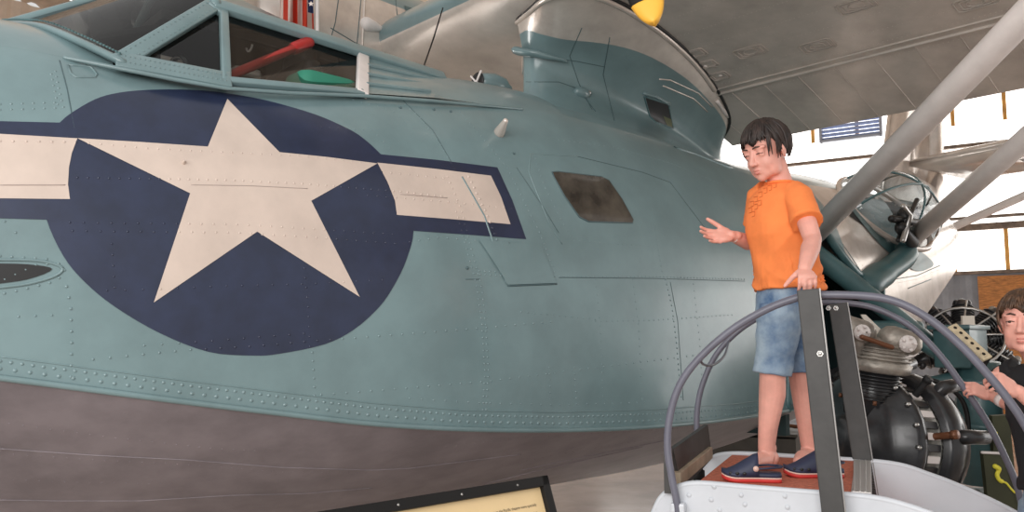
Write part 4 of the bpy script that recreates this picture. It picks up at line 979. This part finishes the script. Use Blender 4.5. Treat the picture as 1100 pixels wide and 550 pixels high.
    for s in 'LR':
        sh, el = J['sh' + s], J['el' + s]; f = J.get('slv' + s, .62); d = (el - sh).normalized()
        tube(bm, [sh - (sh - nk) * .35, sh + ZZ * .002, sh.lerp(el, f * .5), sh.lerp(el, f * .85), sh.lerp(el, f)], [k * sc for k in (.055, .056, .056, .060, .063)], 20, round_=False)
    shirt = remeshed('shirt', bm, shirt_m, body, .0055, 4, .5)
    # gentle cloth folds
    me = shirt.data
    for v in me.vertices:
        q = v.co - J['chest'] if True else v.co; h = (v.co.z - bl.z)
        lt = q.dot(lat); f_ = q.dot(bf)
        w = (1 - 2 * abs(math.sin(13 * h + 12 * lt + 2.4 * math.sin(11 * f_ + 12 * h)))) * .6 + (1 - 2 * abs(math.sin(17 * h - 19 * lt + 8 * f_ + math.sin(23 * h)))) * .4
        n = v.normal; v.co = v.co + n * w * .0095 * max(.35, 1 - h * 1.8)
    # shorts
    bm = BM(); loft(bm, [ring(pe + ZZ * .10, .118 * sc, .094 * sc), ring(pe, .126 * sc, .103 * sc), ring(pe - ZZ * .07, .125 * sc, .104 * sc)])
    for s in 'LR':
        hp, kn, an = J['hip' + s], J['kn' + s], J['an' + s]; e = kn.lerp(an, .06)
        tube(bm, [hp + ZZ * .05, hp, hp.lerp(e, .35), hp.lerp(e, .7), e], [k * sc for k in (.074, .086, .079, .071, .073)], 20, round_=False)
    shorts = remeshed('shorts', bm, short_m, body, .006, 3, .5)
    for v in shorts.data.vertices:
        w = math.sin(v.co.z * 62 + v.co.x * 33) * math.sin(v.co.x * 50 - v.co.z * 21); v.co = v.co + v.normal * w * .0028
    return body, R, shirt, shorts
def clog(parent, heel, toe, zb, sc=1.):
    d = (toe - heel); d.z = 0; L = d.length; d.normalize(); sd = ZZ.cross(d); h0 = Vector((heel.x, heel.y, zb))
    prof = [(0, .024, .0), (.06, .033, 0), (.2, .036, 0), (.4, .036, 0), (.6, .044, 0), (.78, .048, 0), (.92, .038, .004), (1., .016, .010)]
    def sring(z, ins, top=False):
        out = []
        P_ = smooth_pts([Vector((f * L, w - ins, e)) for f, w, e in prof], 3)
        return [h0 + d * p.x + sd * p.y + ZZ * (z + p.z * 1.2) for p in P_] + [h0 + d * p.x - sd * p.y + ZZ * (z + p.z * 1.2) for p in P_[::-1]]
    root = None
    bm = BM(); loft(bm, [sring(.001, .003), sring(.014, 0)]); sole = link('clog', bm, CLOGR, parent)
    bm = BM(); loft(bm, [sring(.014, -.001), sring(.019, -.001)]); link('welt', bm, CLOGW, sole)
    bm = BM(); loft(bm, [sring(.019, .0), sring(.034, .001)])
    # vamp over the toes: half tunnel
    rings = []
    for f, w, h in ((.38, .042, .104), (.46, .044, .098), (.55, .046, .086), (.66, .047, .072), (.78, .046, .056), (.88, .040, .047), (.96, .026, .040), (1.0, .012, .034)):
        c = h0 + d * f * L; rings.append([c + sd * w * math.cos(math.pi * k / 16) + ZZ * (.022 + (h - .022) * math.sin(math.pi * k / 16) ** .7) for k in range(17)] )
    loft(bm, rings, closed=True)
    # heel strap and low heel wall
    tube(bm, [h0 + d * .44 * L + sd * .043 + ZZ * .05, h0 + d * .2 * L + sd * .042 + ZZ * .055, h0 + d * .02 * L + sd * .024 + ZZ * .056, h0 - d * .01 * L + ZZ * .056, h0 + d * .02 * L - sd * .024 + ZZ * .056, h0 + d * .2 * L - sd * .042 + ZZ * .055, h0 + d * .44 * L - sd * .043 + ZZ * .05], .0085, 8, flat=.5)
    link('upper', bm, CLOG, sole)
    for s in (1, -1):
        bm = BM(); c = h0 + d * .43 * L + sd * .047 * s + ZZ * .052; tube(bm, [c, c + sd * s * .006], .010, 12, round_=False); link('button', bm, CLOGW, sole)
        for f in (.62, .74, .85): 
            w = .047 if f < .8 else .042; bm = BM(); ell(bm, h0 + d * f * L + sd * w * s + ZZ * .033, (.007, .003, .006), Matrix((d, sd, ZZ)).transposed()); link('vent_hole', bm, BLACK, sole)
    return sole

boy = empty('person', at_z(845, 505, PZ), 'boy in orange shirt and denim shorts standing on the red carpet, palm held out', 'person')
J = dict(head=at(823, 163, 3.36), neck=at(838, 199, 3.37), chest=at(838, 238, 3.36), pelvis=at(846, 330, 3.37), hem=at(847, 312, 3.365),
    shL=at(858, 212, 3.27), elL=at(873, 258, 3.12), wrL=at(864, 290, 2.965), shR=at(817, 212, 3.46), elR=at(812, 263, 3.55), wrR=at(785, 253, 3.44),
    hipL=at(838, 340, 3.31), hipR=at(856, 340, 3.43), knL=at(830, 397, 3.29), knR=at(859, 394, 3.42), anL=at(823, 478, 3.32), anR=at(869, 478, 3.44), slvL=.6, slvR=.6)
tl = at_z(775, 507, PZ + .03); hl = at_z(839, 509, PZ + .03); tr_ = at_z(842, 503, PZ + .03); hr_ = at_z(905, 504, PZ + .03)
def fix_toe(an, t): v = t - an; v.z = 0; return Vector((an.x, an.y, PZ + .035)) + v.normalized() * .13
J['toL'] = fix_toe(J['anL'], tl); J['toR'] = fix_toe(J['anR'], tr_)
for k_ in ('anL', 'anR'): J[k_].z = PZ + .085
hands = dict(L=(Vector((-.12, -.78, -.42)), Vector((0, .40, -.85)), Vector((-1, 0, 0)), dict(curl=(.75, .7, .5), thumb=(.55, .7, .45), tcurl=.2)),
             R=(RT * -1 - FW * .25 - UP * .06, UP * .62 - FW * .75, UP * .75 + FW * .6, dict(curl=(.16, .22, .2), spread=.10, thumb=(.75, .65, .25), tcurl=.15, sc=.98)))
body, RH, shirt, shorts = person(boy, J, (-.80, -.50, -.34), (-.72, -.70, 0), ORANGE, DENIM, HAIR, hands, 1.04, lid=.75, gaze=(-.8, -.2, -.7))
for s, h_, t_ in (('L', hl, tl), ('R', hr_, tr_)):
    clog(body, h_, t_, PZ)
bm = BM(); a_, b_ = J['wrR'], J['elR']; c_ = a_.lerp(b_, .10); d_ = (b_ - a_).normalized(); tube(bm, [c_, c_ + d_ * .012], .0245, 16, round_=False); link('wrist_band', bm, BANDM, body)
# printed marks on the shirt front
SHB = bvh_of([shirt]); INK = mat('brown_ink', (212, 112, 56), .9); bm = BM()
for x, y in ((808, 219), (812, 214), (817, 209), (822, 205), (827, 202), (832, 199), (812, 222), (816, 218), (806, 226), (809, 230)):
    pn = drape(SHB, [(x - 2, y - 2), (x + 2, y - 3), (x + 2, y + 2), (x - 1, y + 3)], 1.5, .001)
    if len(pn) > 2: tube(bm, [p for p, n in pn], .0016, 5)
tag(link('shirt_print', bm, INK, shirt), kind='stuff')
bm = BM(); tube(bm, [J['neck'] + ZZ * .006 + (ZZ.cross(Vector((-.72, -.7, 0)).normalized()) * .060 * math.cos(k * .2618) + Vector((-.72, -.70, 0)).normalized() * .055 * math.sin(k * .2618)) for k in range(24)], .006, 8, closed=True); link('collar', bm, ORANGE, shirt)
bm = BM()
for k in range(10): pass
bm.free()

# second child on the steps
Zs = PZ - .66
kid = empty('person', at(1140, 600, 2.9), 'dark-haired boy in a black shirt gripping both grey handrails at the steps', 'person'); kid.location.z = Zs; bpy.context.view_layer.update(); kid.matrix_world = Matrix.Translation(kid.location)
pe = at(1141, 545, 2.88)
hf = min(RF, key=lambda p: (px(p)[0] - 1070) ** 2 + (px(p)[1] - 413) ** 2); hb = min(RB, key=lambda p: (px(p)[0] - 1040) ** 2 + (px(p)[1] - 422) ** 2)
J2 = dict(head=at(1101, 348, 2.92), neck=at(1117, 392, 2.95), chest=at(1124, 430, 2.94), pelvis=pe, hem=at(1140, 530, 2.88))
l2 = ZZ.cross(Vector((-.75, -.45, 0)).normalized())
J2['shL'] = J2['neck'] + l2 * .125 - ZZ * .045; J2['shR'] = J2['neck'] - l2 * .125 - ZZ * .045
J2['wrL'] = at(1093, 420, (hf - ORG).dot(FW) + .02); J2['wrR'] = at(1063, 424, (hb - ORG).dot(FW) - .03)
J2['elL'] = at(1150, 462, 2.68); J2['elR'] = at(1130, 458, 3.16)
for s, k_ in (('L', 1), ('R', -1)):
    J2['hip' + s] = pe + l2 * .06 * k_ - ZZ * .04; J2['kn' + s] = Vector((pe.x, pe.y, (pe.z + Zs) / 2 + .02)) + l2 * .07 * k_ - l2.cross(ZZ) * 0; J2['an' + s] = Vector((pe.x, pe.y, Zs + .075)) + l2 * .075 * k_
    J2['to' + s] = J2['an' + s] + Vector((-.75, -.45, 0)).normalized() * .13 - ZZ * .045
railF = (RF[RF.index(hf) + 1] - RF[RF.index(hf) - 1]).normalized(); railB = (RB[RB.index(hb) + 1] - RB[RB.index(hb) - 1]).normalized()
hands2 = dict(L=(RT * -.8 + UP * .45 - FW * .1, UP * -.55 + FW * .75 - RT * .3, UP * .6 - RT * .2 + FW * .1, dict(curl=(.75, .95, .7), thumb=(.8, .35, .5), tcurl=.3, sc=.92)),
              R=(RT * -.85 + UP * .35 + FW * .1, UP * -.5 - RT * .35 + FW * .7, UP * .7 + RT * .1, dict(curl=(.7, .9, .7), thumb=(.8, .35, .5), tcurl=.3, sc=.92)))
body2, RH2, shirt2, shorts2 = person(kid, J2, (-.66, -.75, .04), (-.75, -.45, 0), BLACKC, DENIM, HAIR2, hands2, .98, gaze=(-1, -.3, .1), lid=.25, hairseed=5)
for s in 'LR':
    hh_ = J2['an' + s] - Vector((-.75, -.45, 0)).normalized() * .05; clog(body2, hh_, J2['to' + s] + Vector((-.75, -.45, 0)).normalized() * .05, Zs)
bm = BM(); a_, b_ = J2['wrR'], J2['elR']; d_ = (b_ - a_).normalized(); c_ = a_.lerp(b_, .17); tube(bm, [c_, c_ + d_ * .028], .0265, 16, round_=False); link('wrist_band', bm, BANDM, body2)
# ------------------------------------------------------------------ radial engine on its stand, behind the steps
ED = 4.15
EB = mat('engine_black', (34, 34, 36), .32, var=.3, vscale=14, coat=.3)
EG = mat('crankcase_grey', (120, 118, 112), .45, metal=.3, var=.2, vscale=15)
BRON = mat('brown_pushrod_tube', (116, 74, 50), .4, metal=.3)
STANDM = mat('stand_grey_paint', (120, 128, 126), .5, var=.08)
eng = empty('aircraft_engine', at(945, 520, ED) * 1, 'black radial engine with one pale cylinder on top, beside the viewing steps', 'engine'); eng.location.z = 0; bpy.context.view_layer.update(); eng.matrix_world = Matrix.Translation(eng.location)
ec = at(938, 474, ED); ea = Vector((-.88, -.46, .10)).normalized()                 # axis, nose towards the camera
e1, e2 = frame_of(ea)
def ering(off, r, n=32): return [ec + ea * off + (e1 * math.cos(2 * math.pi * k / n) + e2 * math.sin(2 * math.pi * k / n)) * r for k in range(n)]
bm = BM(); loft(bm, [ering(o, r) for o, r in ((.26, .03), (.26, .09), (.235, .11), (.20, .13), (.17, .22), (.13, .285), (.09, .315), (.075, .335), (.04, .335), (.03, .32))]); link('nose_case', bm, EB, eng)
bm = BM()
for k in range(20):
    t = 2 * math.pi * k / 20; p = ec + ea * .085 + (e1 * math.cos(t) + e2 * math.sin(t)) * .325; tube(bm, [p, p + ea * .02], .011, 6, round_=False)
tag(link('nose_bolt', bm, STEEL, eng), kind='stuff')
bm = BM(); loft(bm, [ering(o, r) for o, r in ((.03, .31), (.03, .30), (-.10, .30), (-.10, .31))]); link('crankcase', bm, EG, eng)
bm = BM(); loft(bm, [ering(o, r) for o, r in ((-.10, .34), (-.12, .36), (-.20, .36), (-.30, .31), (-.36, .22))]); link('rear_case', bm, EB, eng)
for k in range(36):
    t = 2 * math.pi * k / 36; p = ec - ea * .03 + (e1 * math.cos(t) + e2 * math.sin(t)) * .302
    M = Matrix((ea, (e1 * math.cos(t) + e2 * math.sin(t)), (e2 * math.cos(t) - e1 * math.sin(t)))).transposed(); bm = BM(); box(bm, p, (.10, .02, .034), M, .003); link('tappet_guide', bm, STRUTM if k % 2 else EB, eng, False)
for k in range(9):
    t = 2 * math.pi * (k + .25) / 9; d = e1 * math.cos(t) + e2 * math.sin(t)
    bm = BM(); p = ec - ea * .16 + d * .30; tube(bm, [p, p + d * .08 - ea * .03, p + d * .11 - ea * .12], [.038, .034, .032], 12, round_=False); link('intake_stub', bm, EB, eng)
    bm = BM(); q = p + d * .06 + ea * .12; tube(bm, [q - d * .05, q + d * .05], .017, 10); tube(bm, [q + d * .04, q + d * .065], .022, 10, round_=False); link('spark_fitting', bm, RUBBER if k % 2 else BRON, eng)
# the single remaining cylinder
cb, ct = at(936, 416, ED - .06), at(944, 352, ED - .06); cu = (ct - cb).normalized(); cl = Vector((1, -.25, 0)); cl = (cl - cu * cl.dot(cu)).normalized(); cf = cu.cross(cl)
H = (ct - cb).length; MC = Matrix((cl, cf, cu)).transposed()
bm = BM(); tube(bm, [cb - cu * .16, cb + cu * H * .32], .12, 28, round_=False)
for k in range(9): tube(bm, [cb + cu * (-.05 + .016 * k), cb + cu * (-.045 + .016 * k)], .132, 28, round_=False)
link('cylinder_barrel', bm, EB, eng)
bm = BM(); 
for k in range(8):
    t = 2 * math.pi * k / 8; p = cb - cu * .07 + (cl * math.cos(t) + cf * math.sin(t)) * .135; tube(bm, [p, p + cu * .02], .01, 6, round_=False)
tag(link('base_nut', bm, BRON, eng), kind='stuff')
bm = BM(); n = 28
def crg(z, a, b): return [cb + cu * z + cl * a * math.cos(2 * math.pi * k / n) + cf * b * math.sin(2 * math.pi * k / n) for k in range(n)]
loft(bm, [crg(H * .28, .15, .14), crg(H * .30, .165, .15), crg(H * .44, .172, .152), crg(H * .47, .15, .14), crg(H * .55, .15, .13), crg(H * .75, .12, .11), crg(H * .85, .05, .06)])
for k in range(5): loft(bm, [crg(H * (.50 + .055 * k), .165 - .006 * k, .148 - .006 * k), crg(H * (.515 + .055 * k), .165 - .006 * k, .148 - .006 * k)])
link('cylinder_head', bm, ALU, eng)
for px_, py_, r, nm in ((921, 356, .062, 'rocker_box'), (969, 368, .066, 'rocker_box')):
    c = at(px_, py_, ED - .12); bm = BM(); tube(bm, [c - cl * .05 + cu * .01, c + cl * .03 + cu * .0], [r, r * .92], 18); tube(bm, [c - cu * .0, c - cu * .12 + (cb + cu * H * .5 - c) * .25], [r * .7, r * .5], 14); rb_ = link(nm, bm, ALU, eng)
    bm = BM(); tube(bm, [c - cf * -.0 - FW * r * .75, c - FW * (r * 1.0)], r * .62, 16, round_=False)
    for k in range(5): q = c - FW * r + (RT * math.cos(k * 1.257) + UP * math.sin(k * 1.257)) * r * .45; tube(bm, [q, q - FW * .01], .008, 6, round_=False)
    link('rocker_cover', bm, STRUTM, rb_)
bm = BM(); tube(bm, [at(926, 362, ED - .2), at(958, 373, ED - .2)], .012, 8); link('oil_pipe', bm, BRON, eng)
bm = BM(); tube(bm, smooth_pts([at(979, 362, ED - .1), at(987, 368, ED - .12), at(984, 380, ED - .14), at(972, 384, ED - .15)], 5), .008, 8); link('ignition_lead', bm, STRUTM, eng)
bm = BM(); prism(bm, [at(x, y, ED - .02) for x, y in ((925, 338), (930, 338), (951, 358), (944, 361), (938, 362))], FW * .012); link('baffle', bm, mat('pale_sheet', (226, 218, 206), .5), eng, False)
bm = BM(); tube(bm, [ec - ea * .30, ec - ea * .62], .07, 16); box(bm, ec - ea * .5 - ZZ * .3, (.1, .6, .08), RX, .01)
prism(bm, [at(x, y, ED + .25) for x, y in ((1001, 434), (1010, 432), (1032, 515), (1042, 560), (975, 560), (984, 512))], FW * .03)
link('stand_bracket', bm, STANDM, eng, False)
bm = BM(); g = ec - ea * .3
for s in (1, -1):
    p = g + e1 * .35 * s; tube(bm, [Vector((g.x, g.y, ec.z - .25)) + e1 * .1 * s, Vector((p.x, p.y, .05))], .035, 10)
tube(bm, [Vector((g.x, g.y, .05)) + e1 * .4, Vector((g.x, g.y, .05)) - e1 * .4], .04, 10); tube(bm, [Vector((g.x, g.y, .05)), Vector((g.x, g.y, .05)) + ea * .5], .04, 10); link('stand_legs', bm, STANDM, eng)

# second radial engine farther back
E2 = 7.9
e2o = empty('aircraft_engine', Vector((at(1035, 372, E2).x, at(1035, 372, E2).y, 0)), 'dark many-cylindered radial engine standing in front of the brown board', 'engine')
c2 = at(1036, 368, E2); a2 = Vector((-.35, -.75, .55)).normalized(); f1, f2 = frame_of(a2)
bm = BM(); tube(bm, [c2 - a2 * .15, c2 + a2 * .05, c2 + a2 * .16, c2 + a2 * .22], [.2, .2, .14, .06], 20); link('crankcase', bm, EG, e2o)
for k in range(9):
    t = 2 * math.pi * k / 9 + .2; d = f1 * math.cos(t) + f2 * math.sin(t)
    bm = BM(); tube(bm, [c2 + d * .16, c2 + d * .34], .072, 14, round_=False)
    for j in range(7): tube(bm, [c2 + d * (.20 + .03 * j), c2 + d * (.208 + .03 * j)], .104, 14, round_=False)
    tube(bm, [c2 + d * .38, c2 + d * .44], [.08, .06], 14); cy = link('cylinder', bm, EB, e2o)
    bm = BM()
    for s in (1, -1): ell(bm, c2 + d * .45 + d.cross(a2) * .05 * s, (.035, .035, .04))
    link('rocker_box', bm, ALU if k % 2 else EB, cy)
    bm = BM(); tube(bm, [c2 + a2 * .1 + d * .15, c2 + a2 * .09 + d.cross(a2) * .035 + d * .42], .011, 8); link('push_rod', bm, STEEL, cy)
bm = BM(); tube(bm, [c2 + a2 * .10 + (f1 * math.cos(t * .2618) + f2 * math.sin(t * .2618)) * .33 for t in range(24)], .014, 8, closed=True); link('ignition_ring', bm, STEEL, e2o)
bm = BM(); box(bm, at(1040, 350, E2 - .42), (.11, .03, .18), None, .004); link('data_card', bm, mat('card_white', (226, 218, 206), .6), e2o, False)
bm = BM()
for s in (1, -1): tube(bm, [c2 - a2 * .2 + f1 * .15 * s, Vector((c2.x + .4 * s, c2.y + .3, .04))], .04, 10)
tube(bm, [Vector((c2.x - .45, c2.y + .3, .04)), Vector((c2.x + .45, c2.y + .3, .04))], .04, 10); link('engine_stand', bm, STANDM, e2o)
# pale perforated bracket on the wheel leg's box, and the board with yellow drawing
pb = empty('perforated_bracket', at(1032, 357, 5.4), 'pale cream metal strip with holes lying slanted before the far engine', 'bracket')
p, q = at(1022, 350, 5.5), at(1061, 386, 5.3); d = (q - p).normalized(); n_ = (UP * .7 - FW * .7); n_ = (n_ - d * n_.dot(d)).normalized(); sd = d.cross(n_)
bm = BM(); box(bm, (p + q) / 2, ((q - p).length, .075, .02), Matrix((d, sd, n_)).transposed(), .004); link('strip', bm, mat('cream_strip', (226, 210, 178), .5, var=.08, vscale=30), pb, False)
for k in range(6):
    c = p.lerp(q, (k + .6) / 6.4) + n_ * .011; bm = BM(); tube(bm, [c, c + n_ * .002], .011, 12, round_=False); link('hole', bm, BLACK, pb, False)
bm = BM(); box(bm, (p + q) / 2 - n_ * .05 - sd * .02, ((q - p).length, .03, .08), Matrix((d, sd, n_)).transposed()); link('flange', bm, EB, pb, False)
ob = empty('display_board', at_z(1078, 640, 0) * 1, 'dark olive board with a yellow squiggle behind the steps', 'board'); od = 3.95
ob.location = Vector((at(1078, 520, od).x, at(1078, 520, od).y, 0)); bpy.context.view_layer.update(); ob.matrix_world = Matrix.Translation(ob.location)
OLIVE = mat('olive_board_paint', (62, 64, 44), .6, var=.1); YEL = mat('yellow_line_paint', (232, 220, 70), .6)
bm = BM(); prism(bm, [at(x, y, od) for x, y in ((1056, 486), (1076, 487), (1096, 560), (1112, 640), (1072, 640))], FW * .03); link('panel', bm, OLIVE, ob, False)
bm = BM(); prism(bm, [at(x, y, od + .06) for x, y in ((1066, 447), (1084, 446), (1096, 560), (1070, 560))], FW * .03); link('panel', bm, OLIVE, ob, False)
bm = BM(); tube(bm, [at(1055, 486, od - .005), at(1077, 487, od - .005)], .007, 6); link('pale_edge', bm, STRUTM, ob)
bm = BM(); tube(bm, smooth_pts([at(x, y, od - .004) for x, y in ((1069, 501), (1073, 504), (1071, 510), (1074, 516), (1081, 519), (1086, 525), (1090, 529))], 5), [.012] * 6 + [.010] * 12 + [.005] * 13, 8); link('yellow_mark', bm, YEL, ob)
bm = BM(); tube(bm, [at(1070, 465, od + .05), at(1071, 478, od + .05)], .007, 8); link('yellow_mark', bm, YEL, ob)

# ------------------------------------------------------------------ equipment under the far side of the hull
tr = empty('equipment_trolley', Vector((at(800, 475, 9).x, at(800, 475, 9).y, 0)), 'low dark equipment trolley standing under the hull behind the boy', 'trolley')
c = Vector((at(800, 475, 9).x, at(800, 475, 9).y, 0)); DK = mat('dark_trolley_paint', (66, 62, 56), .6, var=.1)
zt = at(800, 463, 9).z
bm = BM(); box(bm, c + ZZ * (zt - .16), (1.1, .7, .26), RS, .01); box(bm, c + ZZ * (zt + .005), (1.14, .74, .03), RS, .005); link('body', bm, DK, tr, False)
for s in (1, -1):
    for q in (1, -1):
        bm = BM(); w_ = c + AD * .45 * s + WD * .28 * q + ZZ * .08; tube(bm, [w_ - WD * .03, w_ + WD * .03], .08, 18, round_=False); box(bm, w_ + ZZ * .12, (.05, .05, .14), RS); link('wheel', bm, RUBBER, tr)
bm = BM(); tube(bm, [c + AD * -.5 + ZZ * (zt + .02), c - AD * -.35 + ZZ * (zt + .16)], .02, 8); tube(bm, [c + AD * -.35 + ZZ * (zt + .14), c - AD * -.6 + ZZ * (zt + .06)], .02, 8); link('arm', bm, BRON, tr)
for i, (x, y, d, w, h, lab) in enumerate(((842, 466, 10.4, .5, .55, 'white crate on the floor under the hull, right of the boy\'s leg'), (747, 466, 10.8, .62, .28, 'low white crate on the floor under the hull, left of the boy'), (836, 441, 13.0, .35, 1.0, 'tall white cabinet far behind the boy\'s legs'))):
    p = at(x, y, d); cr = empty('crate' if i < 2 else 'cabinet', Vector((p.x, p.y, 0)), lab, 'crate' if i < 2 else 'cabinet')
    hh_ = p.z + h * .3 if i == 2 else h; WH = SWHITE
    bm = BM(); box(bm, Vector((p.x, p.y, hh_ / 2)), (w, .5, hh_), None, .012); link('body', bm, WH, cr, False)
    bm = BM(); box(bm, Vector((p.x, p.y, hh_ - .01)), (w + .03, .53, .05), None, .01); link('lid', bm, WH, cr, False)
    bm = BM(); box(bm, Vector((p.x, p.y - .265, hh_ * .6)), (.14, .02, .03), None, .005); link('handle', bm, DK, cr, False)

# ------------------------------------------------------------------ information sign in front of the bow
t1 = at(585, 511.5, 1.9); t0 = Vector((at(340, 550, 1.49).x, at(340, 550, 1.49).y, t1.z)); e = (t0 - t1); e.z = 0; e.normalize()
hn = Vector((-e.y, e.x, 0)); hn = hn if hn.y < 0 else -hn
al = math.radians(70); dn = (hn * math.cos(al) - ZZ * math.sin(al)).normalized(); nn = e.cross(dn); nn = nn if nn.y < 0 else -nn
sg = empty('information_sign', Vector((t1.x, t1.y, 0)) + e * .4, 'cream information sign in a black frame standing before the bow', 'sign')
SBLK = mat('sign_frame_black', (20, 19, 19), .6, spec=.3); SW, SH = .86, .52; MS = Matrix((e, dn, nn)).transposed()
def SP(a, b, c=0): return t1 + e * a + dn * b + nn * c
bm = BM(); box(bm, SP(SW / 2, SH / 2, -.008), (SW - .01, SH - .01, .012), MS); link('panel', bm, mat('cream_print', (228, 200, 152), .5, var=.02), sg, False)
for (a, b, w, h) in ((SW / 2, .011, SW, .022), (SW / 2, SH - .011, SW, .022), (.011, SH / 2, .022, SH), (SW - .011, SH / 2, .022, SH)):
    bm = BM(); box(bm, SP(a, b, 0), (w, h, .022), MS, .002); link('frame_rail', bm, SBLK, sg, False)
for a in (.10, .26, .42, .6):
    bm = BM(); dome(bm, SP(a, .011, .011), nn, .003); link('screw', bm, STEEL, sg)
PRN = mat('sign_ink', (70, 60, 52), .7)
def textline(s, a_left, b, size):
    cu_ = bpy.data.curves.new('t', 'FONT'); cu_.body = s; cu_.size = size; cu_.align_x = 'RIGHT'; t = bpy.data.objects.new('t', cu_); C.objects.link(t)
    dg = bpy.context.evaluated_depsgraph_get(); dg.update(); me = bpy.data.meshes.new_from_object(t.evaluated_get(dg)); bpy.data.objects.remove(t)
    X = -e; Z = nn; Y = Z.cross(X); M = Matrix((X, Y, Z)).transposed().to_4x4(); M.translation = SP(a_left, b, -.0012); me.transform(M); me.name = 'text_line'
    me.materials.append(PRN); o = bpy.data.objects.new('text_line', me); C.objects.link(o); o.parent = sg; o.matrix_parent_inverse = sg.matrix_world.inverted()
for i, s in enumerate(('(PBY-5A) and (PBY-6A) common in the Pacific theatre were specially', 'equipped with magnetic anomaly detection', 'and flew long patrols at sea')):
    textline(s, .046 + .002 * i, .060 + i * .0165, .0086)
bm = BM(); 
for a in (.2, .66): tube(bm, [SP(a, SH * .5, -.03), Vector((SP(a, SH * .5).x, SP(a, SH * .5).y, 0)) + hn * -.02], .02, 12)
link('leg_frame', bm, BLACK, sg)
